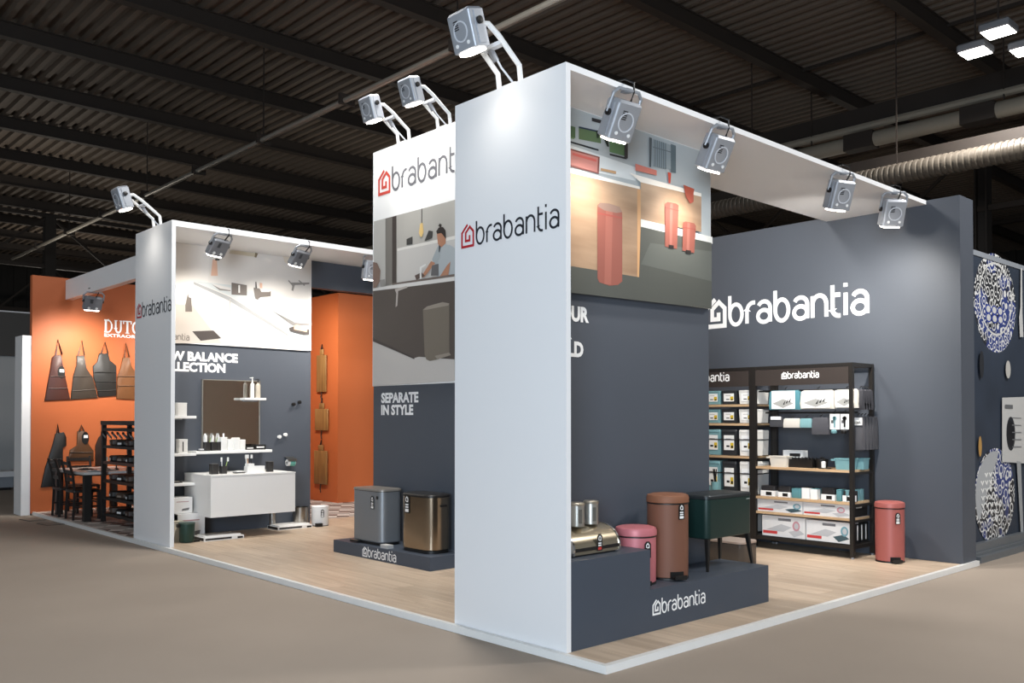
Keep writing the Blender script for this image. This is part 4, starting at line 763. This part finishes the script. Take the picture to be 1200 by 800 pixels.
# small shelf in front of the mirror with dispenser and bottle
QX0, QX1, QZ0, QZ1 = (1.373,1.696,1.833,1.857)
shelf('small white shelf across the mirror carrying a soap dispenser', QX0, QX1, 7.50, 7.66, QZ1, .03)
def dispenser(label, x, y, z, h, r, body, pump, grp=None):
    t = thing('soap_dispenser', label, 'dispenser', (x, y, z), 0, grp); G().lathe([(r*.96, 0), (r, .004), (r, h*.68), (r*.5, h*.72), (r*.4, h*.8)], 20).build('bottle', mat(body, .35), t)
    g = G(); g.lathe([(r*.25, h*.78), (r*.25, h*.95), (r*.5, h*.96), (r*.5, h)], 10); g.box(-.012-r, 0, -.006, .006, h*.95, h*.985); g.build('pump', mat(pump, .35), t); return t
xa = QX0+(QX1-QX0)*.5; dispenser('white soap dispenser on the small shelf across the mirror', xa-.02, 7.56, QZ1, .29, .027, 'ecebe8', 'f0efec')
dispenser('clear bottle with black pump on the small shelf across the mirror', xa+.075, 7.58, QZ1, .27, .035, 'c9bfae', '1e1c1b')
def cup(label, x, y, z, w, h, col, cat='cup', rim=True, grp=None, brushes=0, name='bathroom_cup', rz=0):
    t = thing(name, label, cat, (x, y, z), rz, grp); m = mat(col, .45)
    q = .006; g = G(); g.rbox(w, w, [(.002, 0), (0, .004), (0, h), (q, h), (q, .01)], .018); b = g.build('cup', m, t)
    for k in range(brushes):
        a = (-.5+k)*.03 if brushes > 1 else .0; tx = .03*(1 if k else -1)
        G().bar((a, 0, .02), (a+tx+.025, .0, h+.10), .010, .008).build('toothbrush', [PW, mat('9fb86a', .5), CHAR][k % 3], t)
        G().box(a+tx+.01, a+tx+.03, -.010, .006, h+.06, h+.115).build('brush_head', PW, t)
    if not brushes and rim: G().rbox(w+.004, w+.004, [(0, h), (0, h+.008), (.004, h+.012)], .018).build('lid', m, t)
    return t
GL = 'cups on the long shelf under the mirror'
lx = lambda px: LX0+(px-230)/(319-230)*(LX1-LX0)
t = thing('soap_dish', 'small dark soap tray at the left end of the long shelf', 'soap dish', (lx(240), 7.52, LZ)); G().rbox(.09, .12, [(0, 0), (0, .012), (.006, .012), (.006, .006)], .02).build('tray', CHAR, t); G().rbox(.06, .08, [(.004, .006), (0, .012), (0, .024), (.006, .03)], .02).build('soap', PW, t)
for k, px in enumerate((244, 251.5, 258)):
    t = cup('black cup with white toothbrushes on long shelf, %s' % ['leftmost', 'middle', 'rightmost'][k], lx(px+1), 7.5, LZ, .082, .12, '272524', grp=GL, brushes=2)
    G().rbox(.05, .03, [(0, .12), (0, .20), (.008, .215)], .012, 0, TR(-.012, .015, 0)).build('tube', PW, t)
for k, (px, h) in enumerate(((263.5, .17), (272, .14), (278.5, .16), (286, .13))):
    cup('white square canister on the long shelf, %s' % ['beside the black cups', 'second from the black cups', 'third from the black cups', 'last of the four'][k], lx(px), 7.5+(.02 if k % 2 else 0), LZ, .095, h, 'e9e8e5', 'canister', True, 'white canisters on the long shelf', 0, 'white_canister')
for k, (px, w, h) in enumerate(((294.5, .13, .05), (307, .16, .07))):
    t = thing('flat_pack', ['low black box with white stripe right of the canisters', 'black box with white label at the right end of long shelf'][k], 'box', (lx(px), 7.52, LZ), 0, 'black boxes on the long shelf')
    G().box(-w/2, w/2, -.06, .06, 0, h).build('body', BLACK, t); G().box(-w*.36, w*.36, -.062, -.06, h*.35, h*.65).build('label', PW, t)
# on the vanity
vx = lambda px, y=7.1: VX0+(px-251)/(341-251)*(VX1-VX0)
cup('black square canister on the vanity top, far left', vx(253)+.13, 7.12, VZ1, .10, .125, '2b2928', 'canister', True, None, 0, 'black_canister')
cup('black toothbrush cup with white brush on the vanity', vx(264)+.12, 7.14, VZ1, .085, .10, '2b2928', grp=None, brushes=2)
t = thing('soap_dish', 'dark soap dish with white soap on the vanity', 'soap dish', (vx(281)+.10, 7.1, VZ1)); G().rbox(.16, .10, [(.01, 0), (0, .012), (.008, .012), (.012, .006)], .03).build('dish', CHAR, t); G().rbox(.09, .06, [(.01, .006), (0, .014), (0, .024), (.012, .032)], .025).build('soap', PW, t)
t = thing('desk_organiser', 'white organiser box with toothbrushes in the middle of vanity', 'organiser', (vx(299)+.10, 7.14, VZ1)); G().rbox(.26, .11, [(0, 0), (0, .085), (.006, .085), (.006, .01)], .015).build('box', PW, t); G().rbox(.09, .11, [(0, .085), (0, .12)], .012, 0, TR(-.07, 0, 0)).build('lid', PW, t)
for k, (a, c) in enumerate(((-.11, PW), (-.095, mat('c9a07f', .5)), (-.05, CHAR))): G().bar((a, 0, .03), (a-.015+.01*k, 0, .23), .012, .01).build('toothbrush', c, t); G().box(a-.025+.01*k, a-.003+.01*k, -.012, .01, .19, .24).build('brush_head', PW, t)
cup('black ribbed canister at the right end of the vanity', vx(318)+.06, 7.12, VZ1, .085, .13, '262423', 'canister', True, None, 0, 'black_canister')
# on the short shelves
cup('white canister with dark slot on the upper short shelf', SX1-.16, 7.48, SZ[0], .13, .16, 'e6e5e2', 'canister', True, None, 0, 'white_canister'); cup('white cup half hidden by the pier on the upper short shelf', SX1-.34, 7.5, SZ[0], .11, .15, 'e6e5e2', 'cup', False)
t = cup('white toothbrush holder on the middle short shelf', SX1-.14, 7.48, SZ[1], .12, .17, 'e6e5e2', 'holder', True, None, 0, 'white_holder'); G().box(-.015, .0, -.063, -.06, .02, .15).build('dark_slot', CHAR, t); cup('white beaker beside the pier on the middle short shelf', SX1-.31, 7.5, SZ[1], .1, .16, 'e6e5e2', 'cup', False)
cup('white tall cup on the lower short shelf behind the pier', SX1-.34, 7.5, SZ[2], .12, .2, 'e6e5e2', 'cup', False); t = thing('soap_dish', 'dark soap tray on the lower short shelf', 'soap dish', (SX1-.22, 7.46, SZ[2])); G().rbox(.14, .1, [(0, 0), (0, .016), (.006, .016), (.006, .008)], .02).build('tray', CHAR, t); G().rbox(.08, .06, [(0, .008), (0, .022)], .02).build('soap', mat('8a8680', .5), t)
# boxes on the floor by the pier
def fbox(label, x, y, z, sx, sy, h, grp='product boxes on the floor by the left pier', img='6b6a6a'):
    t = thing('product_box', label, 'box', (x, y, z), 0, grp); b = G().box(-sx/2, sx/2, -sy/2, sy/2, 0, h).build('body', mat('dddcdb', .5), t); g = G(); f = lambda a, bb, q=0: (a*sx, -sy/2-.001-q, bb*h)
    g.add([f(a, bb) for a, bb in ((-.1, .14), (.3, .18), (.34, .34), (-.06, .28))], [(0, 1, 2, 3)], 0); g.add([f(a, bb) for a, bb in R4(-.38, .3, .72, .76)], [(0, 1, 2, 3)], 1); g.build('print', [mat(img, .5), mat('a87878', .5)], b); G().box(-sx/2, -sx/2+.002, -sy/2+.01, sy/2-.01, .01, h-.01).build('spine', mat('8d8f95', .5), b); return t
BX = (.266,.455,.33,.495); B2 = (.248,.527,.009,.336)
fbox('upper white product box stacked behind the left pier', (.428,7.35,.347)[0], 7.45, .34, .24, .3, .2); fbox('lower white product box under the stacked one', (.487,7.35,.064)[0]+.02, 7.4, 0, .36, .34, .335)
t = thing('small_pedal_bin', 'small dark green round bin on the floor beside the left pier', 'bin', (.34, 6.98, 0)); DG = mat('1f3b34', .3, .2)
G().lathe([(.085, .01), (.09, .02), (.098, .22), (.098, .235)], 32).build('body', DG, t); g = G(); g.lathe([(.101, .236), (.103, .25), (.09, .258), (.002, .262)], 32); g.build('lid', mat('3e524b', .3, .3), t); G().box(.09, .16, -.03, .03, .0, .025).build('pedal', BLACK, t); G().box(-.125, -.095, -.03, .03, .2, .24).build('hinge', BLACK, t)
t = thing('bag_box', 'pale carton half hidden behind the small green bin', 'box', (.26, 7.14, 0)); G().box(-.09, .09, -.05, .05, 0, .26).build('body', mat('c9c2b6', .5), t); G().box(-.092, .092, -.052, .052, .25, .262).build('lid', mat('b8b09f', .5), t)
for k, (x, y, rz) in enumerate(((.80, 7.05, .0), (2.05, 7.45, .0))):
    t = thing('bathroom_scale', ['flat white scale in its box on the floor by the green bin', 'flat white scale in its box below the right of the vanity'][k], 'scale', (x, y, 0), rz, 'flat boxed scales on the floor')
    G().box(-.27, .27, -.16, .16, 0, .045).build('carton', mat('e4e2df', .5), t); G().box(-.255, .10, -.162, -.16, .012, .034).build('label', BLACK, t); G().box(.18, .255, -.162, -.16, .006, .03).build('label', BLACK, t); G().rbox(.5, .28, [(0, .045), (0, .06), (.008, .064)], .03).build('glass_plate', mat('efedea', .2), t); G().box(-.272, -.27, -.14, .14, .006, .04).build('end_label', BLACK, t)
def wbin(label, x, y, r, h, m, lid, tagon=False):
    t = thing('waste_bin', label, 'bin', (x, y, 0)); G().lathe([(r*.96, 0), (r, .01), (r, h*.96)], 36).build('body', m, t)
    if lid: G().lathe([(r*1.01, h*.965), (r*1.015, h*.99), (r*.9, h*1.02), (.002, h*1.03)], 36).build('lid', lid, t)
    else: G().lathe([(r*1.01, h*.96), (r*1.01, h), (r*.96, h), (r*.95, h*.5)], 36).build('rim', m, t)
    G().lathe([(r*1.005, 0), (r*1.005, .012)], 36).build('base_ring', BLACK, t); return t
wbin('narrow steel toilet brush holder under the right of the vanity', 1.84, 7.58, .045, .26, mat('a5a3a0', .3, .9), None)
wbin('brushed steel waste bin right of the vanity', 2.28, 7.56, .11, .28, STEEL, None)
t = wbin('white pedal bin with black tag at the end of the bathroom wall', 2.52, 7.42, .125, .285, mat('e2e2e2', .35), mat('e6e6e6', .35)); G().box(-.14, -.05, -.16, -.10, .0, .05).build('pedal', BLACK, t); swing_tag(t, (-.035, -.127, .19), -.25, .11)
for k, (px, py) in enumerate(((343, 473.5), (350, 471), (326.5, 511.5), (333.5, 509))):
    p = ((2.223,7.7,1.776), (2.321,7.7,1.808), (1.998,7.7,1.302), (2.094,7.7,1.332))[k]
    t = thing('wall_hook', ['black round wall hook, left of the black pair', 'black round wall hook, right of the black pair', 'white round wall hook, left of the white pair', 'white round wall hook, right of the white pair'][k], 'hook', (p[0], 7.7, p[2]), 0, 'round wall hooks'); m = BLACK if k < 2 else PW
    M = TR(0, 0, 0, 0, PI/2); G().lathe([(.022, 0), (.022, .006)], 16, 0, M).build('rosette', m, t); G().lathe([(.01, .006), (.01, .03), (.026, .034), (.026, .042), (.002, .046)], 16, 0, M).build('knob', m, t)
p = (2.158,7.6,.935)
t = thing('toilet_roll_holder', 'steel toilet roll holder with a wrapped roll on the bathroom wall', 'roll holder', (p[0], 7.7, p[2])); g = G(); g.add([(-.07, 0, .075), (.07, 0, .075), (.07, -.11, .045), (-.07, -.11, .045), (-.07, -.125, .01), (.07, -.125, .01)], [(0, 1, 2, 3), (3, 2, 5, 4)]); g.build('cover', STEEL, t)
M = TR(-.06, -.065, -.01, 0, 0, PI/2); r_ = G().lathe([(.018, 0), (.05, 0), (.05, .12), (.018, .12), (.018, 0)], 24, 0, M).build('roll', mat('efeeeb', .8), t); G().lathe([(.0515, .035), (.0515, .115)], 24, 0, M).build('wrapper', mat('6fb7a8', .5), r_); G().tube([(-.08, -.065, -.01), (.075, -.065, -.01), (.075, 0, .02)], .006, 6).build('bar', STEEL, t)

# ================================================================== ORANGE STAND: aprons, table, chairs, rack, boards
def apron(label, poly, strap, col, grp, dark, folds=(), badge=None, th=.025, yw=12.3):
    cx = sum(p[0] for p in poly)/len(poly); zb = min(p[1] for p in poly); t = thing('leather_apron', label, 'apron', (cx, yw, zb), 0, grp); f = lambda a, b, h=0: (a-cx, -.004-h, b-zb); m = mat(col, .5, 0, .18, 9, .3)
    g = G(); n = len(poly); mx_, mz = sum(p[0] for p in poly)/n, sum(p[1] for p in poly)/n
    P2 = [(mx_+(a-mx_)*.93, mz+(b-mz)*.96) for a, b in poly]
    g.loft([[f(a, b, 0) for a, b in poly], [f(a, b, th*.6) for a, b in poly], [f(a, b, th) for a, b in P2]]); b_ = g.build('leather', m, t, ang=.9)
    s = [f(a, b, .02) for a, b in strap]; G().tube(s, .012, 6).build('neck_strap', mat(dark, .5), t)
    for q in folds: G().tube([f(a, b, th+.002) for a, b in q], .010, 6).build('pocket_seam', mat(dark, .6), b_)
    if badge: g = G(); g.prism(ell(badge[0], badge[1], .06, .11, 14), th, th+.006, f); o = g.build('badge', BLACK, b_); g = G(); g.prism(R4(badge[0]-.03, badge[0]+.04, badge[1], badge[1]+.05), th+.006, th+.009, f); g.build('badge_print', WHITE2, b_)
    return t
GA = 'leather aprons on the orange wall'
apron('red brown leather apron with black badge, leftmost of upper row', [(.266,2.637),(.373,2.649),(.416,2.41),(.523,1.887),(.119,1.86),(.213,2.461),(.226,2.591)], [(.287,2.639),(.319,2.903),(.389,2.659)], '4a271f', GA, '3a2019', [[(.202,2.272),(.444,2.28)], [(.177,2.07),(.473,2.076)]], [(.376,2.351)][0])
apron('olive brown leather apron, second of the upper row', [(.62,2.646),(.745,2.659),(.789,2.424),(.889,2.279),(.977,1.923),(.53,1.887),(.568,2.298),(.621,2.491)], [(.643,2.656),(.703,2.911),(.747,2.661)], '3d332a', GA, '3a3028', [[(.568,2.284),(.875,2.293)], [(.556,2.034),(.933,2.071)]])
apron('black leather apron with wide pockets, third of the upper row', [(.992,2.701),(1.143,2.716),(1.173,2.589),(1.284,2.503),(1.288,1.965),(.991,1.938),(.903,2.264),(.887,2.472),(.958,2.55)], [(1.024,2.704),(1.087,2.91),(1.139,2.709)], '262320', GA, '1e1b19', [[(.917,2.369),(1.277,2.381)], [(.932,2.206),(1.278,2.215)], [(.962,2.042),(1.28,2.064)]])
apron('tan leather apron, partly hidden by the left pier', [(1.393,2.644),(1.512,2.657),(1.543,2.513),(1.634,2.363),(1.638,1.902),(1.295,1.912),(1.307,2.322),(1.365,2.475)], [(1.418,2.647),(1.446,2.908),(1.508,2.666)], '754a28', GA, '5f3d22', [[(1.307,2.307),(1.619,2.316)], [(1.308,2.14),(1.621,2.147)]])
apron('black apron hanging lowest left behind the chairs', [(.29,1.305),(.425,1.332),(.467,1.244),(.468,1.098),(.414,1.07),(.416,.838),(.271,.409),(.072,.405),(.135,.732),(.251,1.132)], [(.312,1.304),(.324,1.463),(.346,1.318)], '151312', GA, '161312', [[(.2,.874),(.388,.868)]])
apron('brown apron with badge hanging behind the table', [(.644,1.344),(.756,1.358),(.828,1.12),(.913,1),(.915,.821),(.497,.835),(.523,1.024),(.633,1.095)], [(.668,1.329),(.708,1.447),(.751,1.343)], '553720', GA, '3c2819', [[(.523,.98),(.885,.971)]], [(.771,1.225)][0])
apron('dark brown apron hanging beside the black shelf', [(.997,1.236),(1.068,1.295),(1.113,1.115),(1.116,.725),(.944,.731),(.941,1.088)], [(1.035,1.25),(1.062,1.445),(1.078,1.295)], '33211a', GA, '2b1d16')
# table
BW = mat('1d1917', .45, 0, .06, 20)
t = thing('dining_table', 'dark dining table with white top edge on the patterned floor', 'table', (0, 0, 0)); TX0, TX1, TY0, TY1, TZ = .12, 1.1, 10.2, 11.7, .75
G().box(TX0-.02, TX1, TY0, TY1, TZ-.04, TZ).build('tabletop', mat('cfcac6', .4), t); G().box(TX0, TX1-.02, TY0+.02, TY1-.02, TZ-.06, TZ-.04).build('apron_rail', BW, t)
for x in (TX0+.05, TX1-.07):
    for y in (TY0+.06, TY1-.07): G().box(x-.05, x+.05, y-.05, y+.05, 0, TZ-.06).build('leg', BW, t)
def chair(label, loc, rz):
    t = thing('wooden_chair', label, 'chair', loc, rz, 'dark wooden chairs at the table')   # faces local +Y
    G().rbox(.42, .42, [(.01, .42), (0, .43), (0, .45), (.01, .46)], .03).build('seat', BW, t)
    for x in (-.18, .18):
        G().bar((x, .18, 0), (x, .18, .42), .04, .04).build('leg', BW, t); G().tube([(x, -.20, 0), (x, -.18, .45), (x, -.21, .7), (x, -.27, .92)], .02, 6).build('rear_leg', BW, t)
    for z, y in ((.62, -.195), (.74, -.215), (.87, -.25)): G().bar((-.18, y, z), (.18, y, z), .02, .05).build('back_slat', BW, t)
    for x in (-.18, .18): G().bar((x, -.18, .2), (x, .18, .2), .02, .025).build('stretcher', BW, t)
    G().bar((-.18, .18, .26), (.18, .18, .26), .02, .025).build('stretcher', BW, t)
    return t
c0 = chair('dark wooden chair tucked under the aisle side of the table, farther from the pier', (.26, 11.4, 0), -PI/2)
dup(c0, (.26, 10.72, 0), -PI/2, 'dark wooden chair tucked under the aisle side, next to the near table leg'); dup(c0, (1.22, 10.75, 0), PI/2, 'dark wooden chair on the far side of the table, nearer the pier'); dup(c0, (.62, 11.86, 0), PI, 'dark wooden chair at the head of the table by the orange wall')
for k, (x, y, lab) in enumerate(((.35, 10.9, 'dark plate on the left end of the dining table'), (.55, 10.5, 'pale plate in the middle of the dining table'), (.3, 10.35, 'small white plate at the near table corner'))):
    t = thing('table_plate', lab, 'plate', (x, y, TZ), 0, 'plates on the dining table'); G().lathe([(.07, 0), (.12, .015), (.12, .02), (.07, .008)], 24).build('plate', [CHAR, PW, PW][k], t); G().lathe([(.05, .008), (.04, .03), (.002, .032)], 16).build('napkin', [DARK, mat('9a8f86', .7), CHAR][k], t)
for k, (x, y) in enumerate(((.62, 10.75), (.72, 10.6), (.8, 10.3))):
    t = thing('pillar_candle', ['pale candle on a dark holder, farthest on the table', 'pale candle on a dark holder, middle of the table', 'pale candle on a dark holder, nearest the black rack'][k], 'candle', (x, y, TZ), 0, 'candles on the table'); G().lathe([(.04, 0), (.03, .02), (.012, .03), (.012, .1), (.03, .11)], 12).build('holder', CHAR, t); G().lathe([(.022, .11), (.022, .2), (.002, .205)], 12).build('candle', mat('e6dccb', .6), t)
# black display rack with racked goods, end-on to the aisle
t = thing('display_rack', 'tall black display rack beside the left pier', 'display rack', (.36, 8.6, 0)); RL, RD, RH = 1.5, .38, 1.5
for y in (0, RL):
    for x in (0, RD): G().box(x-.03, x+.03, y-.03, y+.03, 0, RH).build('post', BW, t)
for k, z in enumerate((.12, .36, .62, .9, 1.14, 1.4)): G().box(-.02, RD+.02, .03, RL-.03, z-.02, z+.02).build('shelf_board', [BW, BW, mat('3d2a22', .5), mat('5c4038', .5), BW, BW][k], t)
G().box(-.04, RD+.04, -.04, RL+.04, RH-.03, RH+.03).build('top_board', BW, t)
for k, z in enumerate((.14, .38, .64, .92, 1.16)):
    for j in range(4):
        o = thing('leather_good', 'folded leather piece on the %s rack shelf, %s the left pier' % (['lowest', 'second lowest', 'middle', 'second highest', 'highest'][k], ['nearest', 'second from', 'third from', 'farthest from'][j]), 'leather goods', (.52, 8.85+.34*j, z), .2*(-1)**j, 'leather goods on the black rack')
        c = ['1d1816', '35251f', '131110', '453429'][(k+j) % 4]; G().rbox(.28, .24, [(.02, 0), (0, .02), (.0, .06+.02*(j % 2)), (.03, .09)], .04).build('leather', mat(c, .5, 0, .1, 12), o); G().box(-.143, -.139, -.05, .05, .02, .05).build('label', [WHITE2, mat('8d8379', .5)][(k+j) % 2], o)
# hanging knives / tongs on the upper shelves, steel
for j in range(6):
    o = thing('steel_skewer', 'bright steel utensil high on the black rack, %s the left pier' % ['nearest', 'second from', 'third from', 'fourth from', 'fifth from', 'farthest from'][j], 'utensil', (.33, 8.75+.22*j, 1.34), 0, 'steel utensils on the black rack'); G().bar((-.02, 0, -.06), (-.02, .16, .0), .012, .03).build('blade', CHROME, o); G().bar((-.02, .16, 0), (-.02, .2, .02), .02, .03).build('grip', BW, o)
# boards on the orange corner wall
BOARD = grain('7d5a30', 'a17a48', 2, .5, 16, .1, 'oiled_board')
for k, (box, lab) in enumerate((((10.609,10.949,2.066,2.763), 'long oiled serving board, topmost on the orange wall'), ((10.542,11.005,1.337,1.742), 'short wide oiled serving board, middle on the orange wall'), ((10.566,11.03,.319,.949), 'long oiled serving board, lowest on the orange wall'))):
    y0, y1, z0, z1 = box; w, h = y1-y0, z1-z0; t = thing('serving_board', lab, 'board', (4.57, (y0+y1)/2, z0), 0, 'serving boards on the orange wall'); M = Matrix.Rotation(PI/2, 4, 'X')
    g = G(); g.rbox(.03, w, [(.003, 0), (0, .006), (0, h-.006), (.003, h)], .012, 0, TR(-.03, 0, 0)); g.build('board', BOARD, t)
    G().rbox(.028, w*.34, [(.002, h), (0, h+.005), (0, h+.10), (.006, h+.11)], .01, 0, TR(-.03, 0, 0)).build('handle', BOARD, t); G().tube([(-.03, -.03, h+.09), (-.02, 0, h+.2), (-.03, .03, h+.09)], .01, 6).build('loop', mat('2c1d14', .6), t)
    G().tube([(-.03, .0, .0), (-.03, .02, -.1), (-.03, .0, -.16)], .012, 6).build('leather_tassel', mat('2c1d14', .6), t)
